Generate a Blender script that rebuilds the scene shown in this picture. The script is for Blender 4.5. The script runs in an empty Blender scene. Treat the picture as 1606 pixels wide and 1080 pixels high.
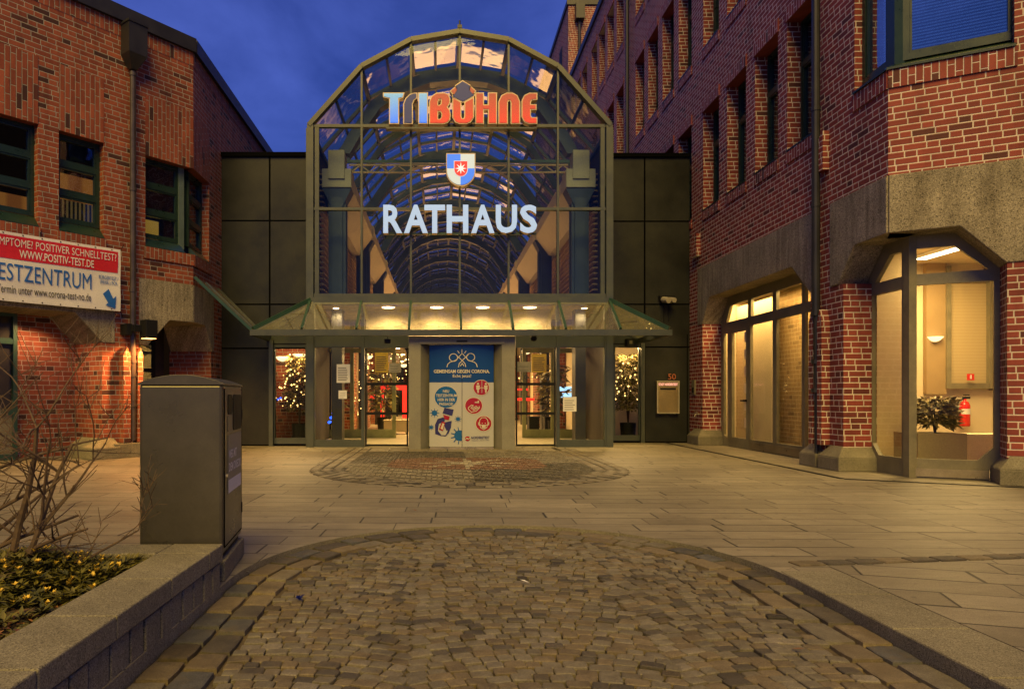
import bpy, bmesh, math, random
from mathutils import Vector, Matrix
from mathutils.geometry import tessellate_polygon
random.seed(7)
R = math.radians
S = bpy.context.scene
COL = S.collection

# ------------------------------------------------------------------ camera
cam = bpy.data.cameras.new('camera')
cam.sensor_width = 36.0
cam.lens = 36.0 * 1100 / 1606
cam.shift_x = 113 / 1606
cam.shift_y = 82 / 1606
cam.clip_start = 0.05
cam.clip_end = 1500
camo = bpy.data.objects.new('camera', cam)
camo.location = (0, 0, 1.1)
camo.rotation_euler = (R(90), 0, 0)
COL.objects.link(camo)
S.camera = camo
S.view_settings.view_transform = 'Standard'
S.view_settings.look = 'None'
S.view_settings.exposure = 0.0
S.view_settings.gamma = 1.0
S.cycles.max_bounces = 8
S.cycles.transparent_max_bounces = 16
S.cycles.caustics_reflective = False
S.cycles.caustics_refractive = False
S.cycles.sample_clamp_indirect = 2.0
S.cycles.use_denoising = True

# ------------------------------------------------------------------ world: dusk sky with thin cloud
W = bpy.data.worlds.new('World'); S.world = W; W.use_nodes = True
wn = W.node_tree.nodes; wl = W.node_tree.links; wn.clear()
SUN_EL, SUN_AZ = 45.0, 4.0          # azimuth measured from straight behind the camera towards its left
sky = wn.new('ShaderNodeTexSky'); sky.sky_type = 'NISHITA'; sky.sun_disc = False
sky.sun_elevation = R(4.0); sky.sun_rotation = R(180 + SUN_AZ)
sky.ozone_density = 6.0; sky.air_density = 1.0; sky.dust_density = 0.3
tc = wn.new('ShaderNodeTexCoord')
mp = wn.new('ShaderNodeMapping'); mp.inputs['Scale'].default_value = (1.2, 1.2, 2.6)
ns = wn.new('ShaderNodeTexNoise'); ns.inputs['Scale'].default_value = 2.3; ns.inputs['Detail'].default_value = 7; ns.inputs['Roughness'].default_value = 0.56; ns.inputs['Distortion'].default_value = 0.35
rmp = wn.new('ShaderNodeValToRGB')
rmp.color_ramp.elements[0].position = 0.36; rmp.color_ramp.elements[0].color = (0.024, 0.036, 0.175, 1)
rmp.color_ramp.elements[1].position = 0.66; rmp.color_ramp.elements[1].color = (0.064, 0.094, 0.37, 1)
mix = wn.new('ShaderNodeMixRGB'); mix.blend_type = 'MIX'; mix.inputs[0].default_value = 0.86
mul = wn.new('ShaderNodeMixRGB'); mul.blend_type = 'MULTIPLY'; mul.inputs[0].default_value = 1.0
mul.inputs[2].default_value = (0.16, 0.19, 0.30, 1)
bg = wn.new('ShaderNodeBackground'); out = wn.new('ShaderNodeOutputWorld')
wl.new(tc.outputs['Generated'], mp.inputs[0]); wl.new(mp.outputs[0], ns.inputs['Vector'])
wl.new(ns.outputs['Fac'], rmp.inputs[0]); wl.new(sky.outputs[0], mul.inputs[1])
wl.new(mul.outputs[0], mix.inputs[1]); wl.new(rmp.outputs[0], mix.inputs[2])
wl.new(mix.outputs[0], bg.inputs[0]); wl.new(bg.outputs[0], out.inputs[0])
bg.inputs[1].default_value = 1.32

# the one sun lamp: the amber evening light of the square, broad and soft
sun = bpy.data.lights.new('sun', 'SUN'); sun.energy = 4.2; sun.angle = R(38); sun.color = (1.0, 0.67, 0.13)
so = bpy.data.objects.new('sun', sun); COL.objects.link(so)
az = R(SUN_AZ); el = R(SUN_EL)
sd = Vector((math.sin(az) * math.cos(el), math.cos(az) * math.cos(el), -math.sin(el)))
so.rotation_euler = sd.to_track_quat('-Z', 'Y').to_euler()

# ------------------------------------------------------------------ helpers
def lin(c):
    return tuple(((v / 255 + 0.055) / 1.055) ** 2.4 if v / 255 > 0.04045 else v / 255 / 12.92 for v in c) + (1,)

class NT:
    def __init__(s, name):
        s.m = bpy.data.materials.new(name); s.m.use_nodes = True
        s.t = s.m.node_tree; s.n = s.t.nodes; s.l = s.t.links; s.n.clear()
        s.out = s.n.new('ShaderNodeOutputMaterial')
    def node(s, typ, **kw):
        o = s.n.new(typ)
        for k, v in kw.items(): setattr(o, k, v)
        return o
    def put(s, sock, v):
        if hasattr(v, 'is_output') or isinstance(v, bpy.types.NodeSocket): s.l.new(v, sock)
        else: sock.default_value = v
    def math(s, op, a, b=0.0, c=0.0):
        o = s.n.new('ShaderNodeMath'); o.operation = op
        s.put(o.inputs[0], a); s.put(o.inputs[1], b); s.put(o.inputs[2], c)
        return o.outputs[0]
    def mixc(s, f, a, b, blend='MIX'):
        o = s.n.new('ShaderNodeMixRGB'); o.blend_type = blend
        s.put(o.inputs[0], f); s.put(o.inputs[1], a); s.put(o.inputs[2], b)
        return o.outputs[0]
    def ramp(s, f, stops):
        o = s.n.new('ShaderNodeValToRGB'); cr = o.color_ramp
        while len(cr.elements) < len(stops): cr.elements.new(0.5)
        for e, (p, c) in zip(cr.elements, stops): e.position = p; e.color = c if len(c) == 4 else tuple(c) + (1,)
        s.put(o.inputs[0], f); return o.outputs[0]
    def noise(s, vec, scale, detail=3, rough=0.5, dist=0.0):
        o = s.n.new('ShaderNodeTexNoise')
        if vec is not None: s.l.new(vec, o.inputs['Vector'])
        o.inputs['Scale'].default_value = scale; o.inputs['Detail'].default_value = detail
        o.inputs['Roughness'].default_value = rough; o.inputs['Distortion'].default_value = dist
        return o.outputs['Fac']
    def white(s, vec):
        o = s.n.new('ShaderNodeTexWhiteNoise'); o.noise_dimensions = '3D'; s.l.new(vec, o.inputs['Vector'])
        return o.outputs['Value']
    def xyz(s, x, y, z=0.0):
        o = s.n.new('ShaderNodeCombineXYZ'); s.put(o.inputs[0], x); s.put(o.inputs[1], y); s.put(o.inputs[2], z)
        return o.outputs[0]
    def bump(s, h, strength=0.5, dist=0.01):
        o = s.n.new('ShaderNodeBump'); s.l.new(h, o.inputs['Height'])
        o.inputs['Strength'].default_value = strength; o.inputs['Distance'].default_value = dist
        return o.outputs[0]
    def pbsdf(s, base, rough=0.6, metal=0.0, normal=None, spec=0.5, **kw):
        o = s.n.new('ShaderNodeBsdfPrincipled')
        s.put(o.inputs['Base Color'], base); s.put(o.inputs['Roughness'], rough); s.put(o.inputs['Metallic'], metal)
        s.put(o.inputs['Specular IOR Level'], spec)
        if normal is not None: s.l.new(normal, o.inputs['Normal'])
        for k, v in kw.items(): s.put(o.inputs[k.replace('_', ' ')], v)
        s.l.new(o.outputs[0], s.out.inputs[0]); return o

def geo(t):
    g = t.node('ShaderNodeNewGeometry')
    p = t.node('ShaderNodeSeparateXYZ'); t.l.new(g.outputs['Position'], p.inputs[0])
    n = t.node('ShaderNodeSeparateXYZ'); t.l.new(g.outputs['True Normal'], n.inputs[0])
    return g.outputs['Position'], p.outputs, n.outputs

def m_brick(name, cols, mortar, vertical=False, course=0.087, joint=0.0115, dark=0.10):
    """hand-laid brick in wild bond: stretchers and headers, each brick with its own tone"""
    t = NT(name); pos, p, n = geo(t)
    u = t.math('SUBTRACT', t.math('MULTIPLY', p[1], n[0]), t.math('MULTIPLY', p[0], n[1]))
    u = t.math('ADD', u, 50.0); v = t.math('ADD', p[2], 10.0)
    if vertical: u, v = v, u
    period = 0.395; split = 0.655
    if vertical: period = 0.26; split = 0.999
    rr = t.math('DIVIDE', v, course if not vertical else 0.085)
    row = t.math('FLOOR', rr); fv = t.math('FRACT', rr)
    off = t.math('FRACT', t.math('MULTIPLY', row, 0.3819 if not vertical else 0.37))
    tt = t.math('ADD', t.math('DIVIDE', u, period), off)
    cell = t.math('FLOOR', tt); f = t.math('FRACT', tt)
    hd = t.math('GREATER_THAN', f, split)
    d1 = t.math('MINIMUM', f, t.math('SUBTRACT', 1.0, f))
    d2 = t.math('ABSOLUTE', t.math('SUBTRACT', f, split))
    dx = t.math('MULTIPLY', t.math('MINIMUM', d1, d2 if not vertical else d1), period)
    dv = t.math('MULTIPLY', t.math('MINIMUM', fv, t.math('SUBTRACT', 1.0, fv)), course)
    d = t.math('MINIMUM', dx, dv)
    wob = t.math('MULTIPLY', t.math('SUBTRACT', t.noise(pos, 55, 2), 0.5), 0.004)
    d = t.math('ADD', d, wob)
    ss = t.node('ShaderNodeMapRange'); ss.interpolation_type = 'SMOOTHSTEP'
    t.put(ss.inputs[0], d); ss.inputs[1].default_value = joint * 0.32; ss.inputs[2].default_value = joint * 0.72
    mask = ss.outputs[0]
    idv = t.xyz(cell, row, hd)
    w1 = t.white(idv)
    col = t.ramp(w1, [(0.0, cols[0]), (dark, cols[0]), (dark + 0.05, cols[1]), (0.6, cols[2]), (1.0, cols[3])])
    grain = t.noise(pos, 120, 4, 0.7)
    col = t.mixc(0.5, col, t.ramp(grain, [(0.3, (0.45, 0.45, 0.45)), (0.7, (1.25, 1.25, 1.25))]), 'MULTIPLY')
    big = t.noise(pos, 0.9, 4, 0.6)
    col = t.mixc(0.55, col, t.ramp(big, [(0.3, (0.6, 0.6, 0.62)), (0.7, (1.2, 1.15, 1.1))]), 'MULTIPLY')
    mc = t.mixc(0.35, mortar, t.ramp(t.noise(pos, 6, 5, 0.7), [(0.3, (0.5, 0.5, 0.5)), (0.7, (1.2, 1.2, 1.2))]), 'MULTIPLY')
    base = t.mixc(mask, mc, col)
    sk = t.noise(t.xyz(t.math('MULTIPLY', t.math('ADD', p[0], p[1]), 3.2), t.math('MULTIPLY', p[2], 0.35), 0.0), 1.3, 7, 0.72)
    base = t.mixc(0.55, base, t.ramp(sk, [(0.34, (0.50, 0.47, 0.44)), (0.52, (1.0, 1.0, 1.0)), (0.7, (1.16, 1.14, 1.12))]), 'MULTIPLY')
    h = t.math('ADD', t.math('MULTIPLY', mask, 1.0), t.math('MULTIPLY', grain, 0.35))
    h = t.math('ADD', h, t.math('MULTIPLY', w1, 0.3))
    t.pbsdf(base, 0.72, normal=t.bump(h, 0.7, 0.008), spec=0.35)
    return t.m

def m_conc(name, a, b, speck, scale=1.0, bumpy=0.5, streak=0.65):
    t = NT(name); pos, p, n = geo(t)
    v = t.node('ShaderNodeTexVoronoi'); t.l.new(pos, v.inputs['Vector']); v.inputs['Scale'].default_value = 95 * scale
    w = t.white(v.outputs['Color'])
    col = t.ramp(w, [(0.0, speck), (0.18, a), (0.75, b), (1.0, tuple(min(1, c * 1.35) for c in b[:3]))])
    big = t.noise(pos, 1.7, 5, 0.65)
    col = t.mixc(0.8, col, t.ramp(big, [(0.3, (0.62, 0.6, 0.56)), (0.7, (1.12, 1.1, 1.06))]), 'MULTIPLY')
    st = t.noise(t.xyz(t.math('MULTIPLY', t.math('ADD', p[0], p[1]), 6.0), t.math('MULTIPLY', p[2], 0.5), 0.0), 1.5, 4, 0.7)
    col = t.mixc(streak, col, t.ramp(st, [(0.35, (0.45, 0.43, 0.4)), (0.6, (1.1, 1.1, 1.1))]), 'MULTIPLY')
    t.pbsdf(col, 0.85, normal=t.bump(t.math('ADD', v.outputs['Distance'], t.math('MULTIPLY', big, 2.0)), bumpy, 0.006), spec=0.3)
    return t.m

def m_plain(name, col, rough=0.5, metal=0.0, var=0.25, nscale=3.0, bump=0.0, spec=0.5, fine=0.15):
    t = NT(name); pos, p, n = geo(t)
    big = t.noise(pos, nscale, 5, 0.65)
    c = t.mixc(1.0, col if len(col) == 4 else tuple(col) + (1,), t.ramp(big, [(0.3, (1 - var,) * 3), (0.7, (1 + var,) * 3)]), 'MULTIPLY')
    f = t.noise(pos, nscale * 30, 3, 0.6)
    c = t.mixc(1.0, c, t.ramp(f, [(0.3, (1 - fine,) * 3), (0.7, (1 + fine,) * 3)]), 'MULTIPLY')
    rg = t.math('ADD', t.math('MULTIPLY', t.math('SUBTRACT', big, 0.5), 0.3), rough)
    t.pbsdf(c, rg, metal, normal=t.bump(f, bump, 0.004) if bump else None, spec=spec)
    return t.m

def m_emit(name, col, strength, base=None):
    t = NT(name)
    o = t.pbsdf(base or (tuple(col[:3]) + (1,)), 0.4)
    o.inputs['Emission Color'].default_value = tuple(col[:3]) + (1,); o.inputs['Emission Strength'].default_value = strength
    return t.m

def m_glass(name, tint, refl=0.12, rough=0.01, dirt=0.0, dirtcol=(0.3, 0.28, 0.2, 1), wave=0.0, fk=0.3):
    t = NT(name); pos, p, n = geo(t)
    tr = t.node('ShaderNodeBsdfTransparent'); tr.inputs[0].default_value = tuple(tint[:3]) + (1,)
    gl = t.node('ShaderNodeBsdfGlossy'); gl.inputs['Roughness'].default_value = rough; gl.inputs[0].default_value = (0.9, 0.95, 1, 1)
    if wave:
        t.l.new(t.bump(t.noise(pos, 1.6, 2), wave, 0.05), gl.inputs['Normal'])
    lw = t.node('ShaderNodeLayerWeight'); lw.inputs[0].default_value = 0.35
    f = t.math('ADD', t.math('MULTIPLY', lw.outputs['Fresnel'], fk), refl)
    mx = t.node('ShaderNodeMixShader'); t.l.new(f, mx.inputs[0]); t.l.new(tr.outputs[0], mx.inputs[1]); t.l.new(gl.outputs[0], mx.inputs[2])
    res = mx.outputs[0]
    if dirt:
        df = t.node('ShaderNodeBsdfDiffuse'); df.inputs[0].default_value = dirtcol
        tl = t.node('ShaderNodeBsdfTranslucent'); tl.inputs[0].default_value = dirtcol
        ad = t.node('ShaderNodeMixShader'); ad.inputs[0].default_value = 0.6
        t.l.new(df.outputs[0], ad.inputs[1]); t.l.new(tl.outputs[0], ad.inputs[2])
        k = t.node('ShaderNodeMapRange'); t.put(k.inputs[0], t.noise(pos, 14, 8, 0.85)); k.inputs[1].default_value = 0.35; k.inputs[2].default_value = 0.7
        k.inputs[3].default_value = dirt * 0.4; k.inputs[4].default_value = dirt * 1.5
        m2 = t.node('ShaderNodeMixShader'); t.l.new(k.outputs[0], m2.inputs[0]); t.l.new(res, m2.inputs[1]); t.l.new(ad.outputs[0], m2.inputs[2])
        res = m2.outputs[0]
    t.l.new(res, t.out.inputs[0])
    return t.m

def m_slab(name, rot=-1.5):
    """granite slabs in rows of unequal length, narrow dark joints"""
    t = NT(name); pos, p, n = geo(t)
    a = R(rot); ca, sa = math.cos(a), math.sin(a)
    x = t.math('ADD', t.math('MULTIPLY', p[0], ca), t.math('MULTIPLY', p[1], sa))
    y = t.math('SUBTRACT', t.math('MULTIPLY', p[1], ca), t.math('MULTIPLY', p[0], sa))
    x = t.math('ADD', x, 80.0); y = t.math('ADD', y, 80.0)
    rr = t.math('DIVIDE', y, 0.30); row = t.math('FLOOR', rr); fv = t.math('FRACT', rr)
    wr = t.white(t.xyz(row, 3.0, 1.0))
    per = t.math('ADD', 0.62, t.math('MULTIPLY', wr, 0.55))
    tt = t.math('ADD', t.math('DIVIDE', x, per), t.math('MULTIPLY', wr, 17.3))
    cell = t.math('FLOOR', tt); f = t.math('FRACT', tt)
    dx = t.math('MULTIPLY', t.math('MINIMUM', f, t.math('SUBTRACT', 1.0, f)), per)
    dv = t.math('MULTIPLY', t.math('MINIMUM', fv, t.math('SUBTRACT', 1.0, fv)), 0.30)
    d = t.math('ADD', t.math('MINIMUM', dx, dv), t.math('MULTIPLY', t.math('SUBTRACT', t.noise(pos, 30, 3), 0.5), 0.003))
    w = t.white(t.xyz(cell, row, 2.0))
    jw = t.math('ADD', 0.0030, t.math('MULTIPLY', t.math('GREATER_THAN', t.white(t.xyz(cell, row, 9.0)), 0.62), 0.0058))
    ss = t.node('ShaderNodeMapRange'); ss.interpolation_type = 'SMOOTHSTEP'; t.put(ss.inputs[0], d)
    t.put(ss.inputs[1], t.math('MULTIPLY', jw, 0.6)); t.put(ss.inputs[2], t.math('MULTIPLY', jw, 1.9))
    mask = ss.outputs[0]
    col = t.ramp(w, [(0.0, (0.185, 0.165, 0.122)), (0.5, (0.222, 0.198, 0.147)), (1.0, (0.262, 0.234, 0.175))])
    gr = t.noise(pos, 190, 3, 0.8)
    col = t.mixc(0.75, col, t.ramp(gr, [(0.35, (0.5, 0.5, 0.5)), (0.65, (1.4, 1.4, 1.4))]), 'MULTIPLY')
    big = t.noise(pos, 0.8, 6, 0.7)
    col = t.mixc(0.8, col, t.ramp(big, [(0.3, (0.62, 0.6, 0.58)), (0.7, (1.2, 1.18, 1.12))]), 'MULTIPLY')
    spots = t.noise(pos, 11, 2, 0.5)
    col = t.mixc(t.ramp(spots, [(0.67, (0, 0, 0)), (0.73, (0.7, 0.7, 0.7))]), col, (0.06, 0.052, 0.038, 1))
    gum = t.node('ShaderNodeTexVoronoi'); t.l.new(pos, gum.inputs['Vector']); gum.inputs['Scale'].default_value = 3.2
    gm = t.math('MULTIPLY', t.math('LESS_THAN', gum.outputs['Distance'], 0.055), t.math('GREATER_THAN', t.white(gum.outputs['Color']), 0.45))
    col = t.mixc(t.math('MULTIPLY', gm, 0.7), col, (0.06, 0.055, 0.045, 1))
    wear = t.noise(t.xyz(t.math('MULTIPLY', p[0], 1.0), t.math('MULTIPLY', p[1], 3.0), 0.0), 2.6, 8, 0.75)
    col = t.mixc(0.7, col, t.ramp(wear, [(0.35, (0.66, 0.64, 0.6)), (0.6, (1.1, 1.1, 1.08))]), 'MULTIPLY')
    base = t.mixc(mask, (0.012, 0.010, 0.008, 1), col)
    hh = t.math('ADD', t.math('MULTIPLY', mask, 1.0), t.math('ADD', t.math('MULTIPLY', gr, 0.12), t.math('MULTIPLY', w, 0.35)))
    rg = t.math('ADD', 0.42, t.math('MULTIPLY', big, 0.3))
    t.pbsdf(base, rg, normal=t.bump(hh, 0.5, 0.006), spec=0.45)
    return t.m

def m_stone(name, rough=0.6, gscale=150):
    """granite that takes each stone's own tone from the mesh"""
    t = NT(name); pos, p, n = geo(t)
    a = t.node('ShaderNodeAttribute'); a.attribute_name = 'tone'
    gr = t.noise(pos, gscale, 4, 0.8)
    c = t.mixc(0.8, a.outputs['Color'], t.ramp(gr, [(0.35, (0.5, 0.5, 0.5)), (0.65, (1.45, 1.45, 1.45))]), 'MULTIPLY')
    mid = t.noise(pos, 14, 5, 0.7)
    c = t.mixc(0.6, c, t.ramp(mid, [(0.35, (0.6, 0.58, 0.52)), (0.65, (1.15, 1.15, 1.12))]), 'MULTIPLY')
    dust = t.noise(pos, 5, 7, 0.75)
    c = t.mixc(t.ramp(dust, [(0.50, (0, 0, 0)), (0.66, (0.75, 0.75, 0.75))]), c, (0.125, 0.095, 0.048, 1))
    c = t.mixc(t.ramp(t.noise(pos, 2.1, 6, 0.7), [(0.56, (0, 0, 0)), (0.68, (0.55, 0.55, 0.55))]), c, (0.045, 0.038, 0.022, 1))
    h = t.math('ADD', t.math('MULTIPLY', gr, 0.5), mid)
    t.pbsdf(c, rough, normal=t.bump(h, 0.8, 0.008), spec=0.4)
    return t.m

# ---- geometry
CUR = []
class MB:
    def __init__(s): s.v = []; s.f = []; s.mi = []; s.c = []
    def add(s, vs, fs, mi=0, col=None):
        k = len(s.v); s.v += [tuple(v) for v in vs]
        for f in fs: s.f.append(tuple(k + i for i in f)); s.mi.append(mi)
        if col is not None: s.c += [col] * len(vs)
        return s
    def hexa(s, p8, mi=0, col=None):
        return s.add(p8, [(0, 3, 2, 1), (4, 5, 6, 7), (0, 1, 5, 4), (1, 2, 6, 5), (2, 3, 7, 6), (3, 0, 4, 7)], mi, col)
    def box(s, x0, x1, y0, y1, z0, z1, mi=0, col=None):
        return s.hexa([(x0, y0, z0), (x1, y0, z0), (x1, y1, z0), (x0, y1, z0), (x0, y0, z1), (x1, y0, z1), (x1, y1, z1), (x0, y1, z1)], mi, col)
    def fbox(s, F, u0, u1, d0, d1, z0, z1, mi=0):
        P = F.P
        return s.hexa([P(u0, d0, z0), P(u1, d0, z0), P(u1, d1, z0), P(u0, d1, z0), P(u0, d0, z1), P(u1, d0, z1), P(u1, d1, z1), P(u0, d1, z1)], mi)
    def poly(s, pts, fn0, fn1, holes=(), mi=0, side=None):
        """2-D outline (with holes) between two skins fn0(a,b), fn1(a,b)"""
        loops = [list(pts)] + [list(h) for h in holes]
        flat = [q for lp in loops for q in lp]
        tri = tessellate_polygon([[Vector((q[0], q[1], 0)) for q in lp] for lp in loops])
        k = len(s.v); n = len(flat)
        s.v += [tuple(fn0(*q)) for q in flat] + [tuple(fn1(*q)) for q in flat]
        for a, b, c in tri:
            s.f.append((k + a, k + b, k + c)); s.mi.append(mi)
            s.f.append((k + n + c, k + n + b, k + n + a)); s.mi.append(mi)
        i0 = 0
        for lp in loops:
            m = len(lp)
            for i in range(m):
                a, b = i0 + i, i0 + (i + 1) % m
                s.f.append((k + a, k + b, k + n + b, k + n + a)); s.mi.append(mi if side is None else side)
            i0 += m
        return s
    def fpoly(s, F, pts, d0, d1, holes=(), mi=0, side=None):
        return s.poly(pts, lambda u, z: F.P(u, d0, z), lambda u, z: F.P(u, d1, z), holes, mi, side)
    def bar(s, a, b, w, h=None, up=(0, 0, 1), mi=0):
        h = h or w; a = Vector(a); b = Vector(b); t = (b - a).normalized(); up = Vector(up)
        if abs(t.dot(up)) > 0.98: up = Vector((0, 1, 0))
        x = t.cross(up).normalized(); y = x.cross(t).normalized()
        q = [(-w / 2, -h / 2), (w / 2, -h / 2), (w / 2, h / 2), (-w / 2, h / 2)]
        return s.hexa([a + x * i + y * j for i, j in q] + [b + x * i + y * j for i, j in q], mi)
    def tube(s, path, r, seg=8, mi=0, cap=True):
        P = [Vector(p) for p in path]; k = len(s.v); n = len(P)
        rr = r if isinstance(r, (list, tuple)) else [r] * n
        prev = None
        for i, p in enumerate(P):
            t = (P[min(i + 1, n - 1)] - P[max(i - 1, 0)]).normalized()
            if prev is None: prev = t.orthogonal().normalized()
            x = (prev - t * prev.dot(t)).normalized(); prev = x; y = t.cross(x)
            for j in range(seg):
                a = 2 * math.pi * j / seg
                s.v.append(tuple(p + x * math.cos(a) * rr[i] + y * math.sin(a) * rr[i]))
        for i in range(n - 1):
            for j in range(seg):
                a = k + i * seg + j; b = k + i * seg + (j + 1) % seg
                s.f.append((a, b, b + seg, a + seg)); s.mi.append(mi)
        if cap:
            s.f.append(tuple(k + j for j in range(seg))[::-1]); s.mi.append(mi)
            s.f.append(tuple(k + (n - 1) * seg + j for j in range(seg))); s.mi.append(mi)
        return s
    def lathe(s, c, prof, seg=16, mi=0, arc=(0, 2 * math.pi)):
        k = len(s.v); full = abs(arc[1] - arc[0] - 2 * math.pi) < 1e-4; m = seg if full else seg + 1
        for r, z in prof:
            for j in range(m):
                a = arc[0] + (arc[1] - arc[0]) * j / seg
                s.v.append((c[0] + r * math.cos(a), c[1] + r * math.sin(a), c[2] + z))
        for i in range(len(prof) - 1):
            for j in range(seg):
                a = k + i * m + j; b = k + i * m + (j + 1) % m
                s.f.append((a, b, b + m, a + m)); s.mi.append(mi)
        return s
    def build(s, name, mats, parent=None, bevel=0.0, smooth=False, kind=None, recalc=True):
        mats = mats if isinstance(mats, (list, tuple)) else [mats]
        o0 = Vector(parent['_o']) if parent is not None and '_o' in parent else Vector((0, 0, 0))
        top = parent is None
        if top:
            xs = [v[0] for v in s.v]; ys = [v[1] for v in s.v]; zs = [v[2] for v in s.v]
            o0 = Vector(((min(xs) + max(xs)) / 2, (min(ys) + max(ys)) / 2, min(zs)))
            if kind == 'structure': o0 = Vector((0, 0, 0))
        me = bpy.data.meshes.new(name)
        me.from_pydata([(v[0] - o0.x, v[1] - o0.y, v[2] - o0.z) for v in s.v], [], s.f)
        for m in mats: me.materials.append(m)
        me.polygons.foreach_set('material_index', s.mi)
        if s.c:
            ca = me.color_attributes.new('tone', 'FLOAT_COLOR', 'POINT')
            ca.data.foreach_set('color', [x for c in s.c for x in (c[0], c[1], c[2], 1.0)])
        if recalc:
            bm = bmesh.new(); bm.from_mesh(me); bmesh.ops.recalc_face_normals(bm, faces=bm.faces[:]); bm.to_mesh(me); bm.free()
        if smooth: me.polygons.foreach_set('use_smooth', [True] * len(me.polygons))
        me.update()
        o = bpy.data.objects.new(name, me); COL.objects.link(o)
        if top: o.location = o0
        else: o.parent = parent
        o['_o'] = tuple(o0); CUR.append(o)
        if bevel:
            b = o.modifiers.new('bevel', 'BEVEL'); b.width = bevel; b.segments = 2; b.limit_method = 'ANGLE'; b.angle_limit = R(35)
        if kind: o['kind'] = kind
        return o

class Frame:
    """vertical plane: origin on the ground, direction u along it, d outwards"""
    def __init__(s, ox, oy, dx, dy, nx, ny):
        l = math.hypot(dx, dy); s.o = (ox, oy); s.d = (dx / l, dy / l); s.n = (nx, ny)
    def P(s, u, d, z): return (s.o[0] + u * s.d[0] + d * s.n[0], s.o[1] + u * s.d[1] + d * s.n[1], z)
    def uz(s, x, y, d=0.0):
        """surveyed photo point -> (u, z) on this plane"""
        r = (x - 690) / 1100; ox, oy = s.o[0] + d * s.n[0], s.o[1] + d * s.n[1]
        u = (r * oy - ox) / (s.d[0] - r * s.d[1]); Y = oy + u * s.d[1]
        return (u, 1.1 + (622 - y) * Y / 1100)
    def off(s, d): return Frame(s.o[0] + d * s.n[0], s.o[1] + d * s.n[1], s.d[0], s.d[1], s.n[0], s.n[1])

def thing(name, label, cat, loc=(0, 0, 0), group=None):
    o = bpy.data.objects.new(name, None); COL.objects.link(o); o.location = loc; o['_o'] = tuple(loc)
    o.empty_display_size = 0.3
    o['label'] = label; o['category'] = cat
    if group: o['group'] = group
    CUR.append(o); return o
def tag(o, label, cat, group=None):
    o['label'] = label; o['category'] = cat
    if group: o['group'] = group
    return o
def wallgrid(m, F, u0, u1, z0, z1, holes, d0, d1, mi=0):
    """wall slab with rectangular openings; reveals closed"""
    us = sorted({u0, u1, *[h[0] for h in holes], *[h[1] for h in holes]}); zs = sorted({z0, z1, *[h[2] for h in holes], *[h[3] for h in holes]})
    us = [u for u in us if u0 <= u <= u1]; zs = [z for z in zs if z0 <= z <= z1]
    def solid(i, j):
        if i < 0 or j < 0 or i >= len(us) - 1 or j >= len(zs) - 1: return False
        cu = (us[i] + us[i + 1]) / 2; cz = (zs[j] + zs[j + 1]) / 2
        return not any(h[0] < cu < h[1] and h[2] < cz < h[3] for h in holes)
    for i in range(len(us) - 1):
        for j in range(len(zs) - 1):
            if not solid(i, j): continue
            a, b, c, d = us[i], us[i + 1], zs[j], zs[j + 1]; P = F.P
            m.add([P(a, d0, c), P(b, d0, c), P(b, d0, d), P(a, d0, d)], [(0, 1, 2, 3)], mi)
            m.add([P(a, d1, c), P(b, d1, c), P(b, d1, d), P(a, d1, d)], [(3, 2, 1, 0)], mi)
            if not solid(i - 1, j): m.add([P(a, d0, c), P(a, d1, c), P(a, d1, d), P(a, d0, d)], [(0, 1, 2, 3)], mi)
            if not solid(i + 1, j): m.add([P(b, d0, c), P(b, d1, c), P(b, d1, d), P(b, d0, d)], [(3, 2, 1, 0)], mi)
            if not solid(i, j - 1): m.add([P(a, d0, c), P(b, d0, c), P(b, d1, c), P(a, d1, c)], [(0, 1, 2, 3)], mi)
            if not solid(i, j + 1): m.add([P(a, d0, d), P(b, d0, d), P(b, d1, d), P(a, d1, d)], [(3, 2, 1, 0)], mi)
    return m

_fc = {}
def text2d(s, bold=0.0):
    """glyph outlines of a string as 2-D triangles, in a unit box"""
    key = (s, bold)
    if key in _fc: return _fc[key]
    cu = bpy.data.curves.new('glyphs', 'FONT'); cu.body = s; cu.size = 1.0; cu.offset = bold; cu.resolution_u = 3
    ob = bpy.data.objects.new('glyphs', cu); COL.objects.link(ob)
    dg = bpy.context.evaluated_depsgraph_get(); me = ob.evaluated_get(dg).to_mesh()
    vs = [(v.co.x, v.co.y) for v in me.vertices]; fs = [tuple(p.vertices) for p in me.polygons]
    ob.evaluated_get(dg).to_mesh_clear()
    bpy.data.objects.remove(ob); bpy.data.curves.remove(cu)
    x0 = min(v[0] for v in vs); x1 = max(v[0] for v in vs); y0 = min(v[1] for v in vs); y1 = max(v[1] for v in vs)
    vs = [((v[0] - x0) / (x1 - x0), (v[1] - y0) / (y1 - y0)) for v in vs]
    _fc[key] = (vs, fs); return _fc[key]
def text_into(m, s, a0, a1, b0, b1, fn, thick=None, bold=0.0, mi=0, side=None):
    """place a string in the box a0..a1 x b0..b1 of the surface fn(a, b, c)"""
    vs, fs = text2d(s, bold)
    V = [(a0 + (a1 - a0) * v[0], b0 + (b1 - b0) * v[1]) for v in vs]
    k = len(m.v); n = len(V)
    m.v += [tuple(fn(a, b, 0.0)) for a, b in V]
    for f in fs: m.f.append(tuple(k + i for i in f)); m.mi.append(mi)
    if thick:
        m.v += [tuple(fn(a, b, -thick)) for a, b in V]
        cnt = {}
        for f in fs:
            for i in range(len(f)):
                e = (f[i], f[(i + 1) % len(f)]); cnt[e] = 1
            m.f.append(tuple(k + n + i for i in f[::-1])); m.mi.append(mi if side is None else side)
        for (a, b) in cnt:
            if (b, a) not in cnt: m.f.append((k + a, k + b, k + n + b, k + n + a)); m.mi.append(mi if side is None else side)
    return m
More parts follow.
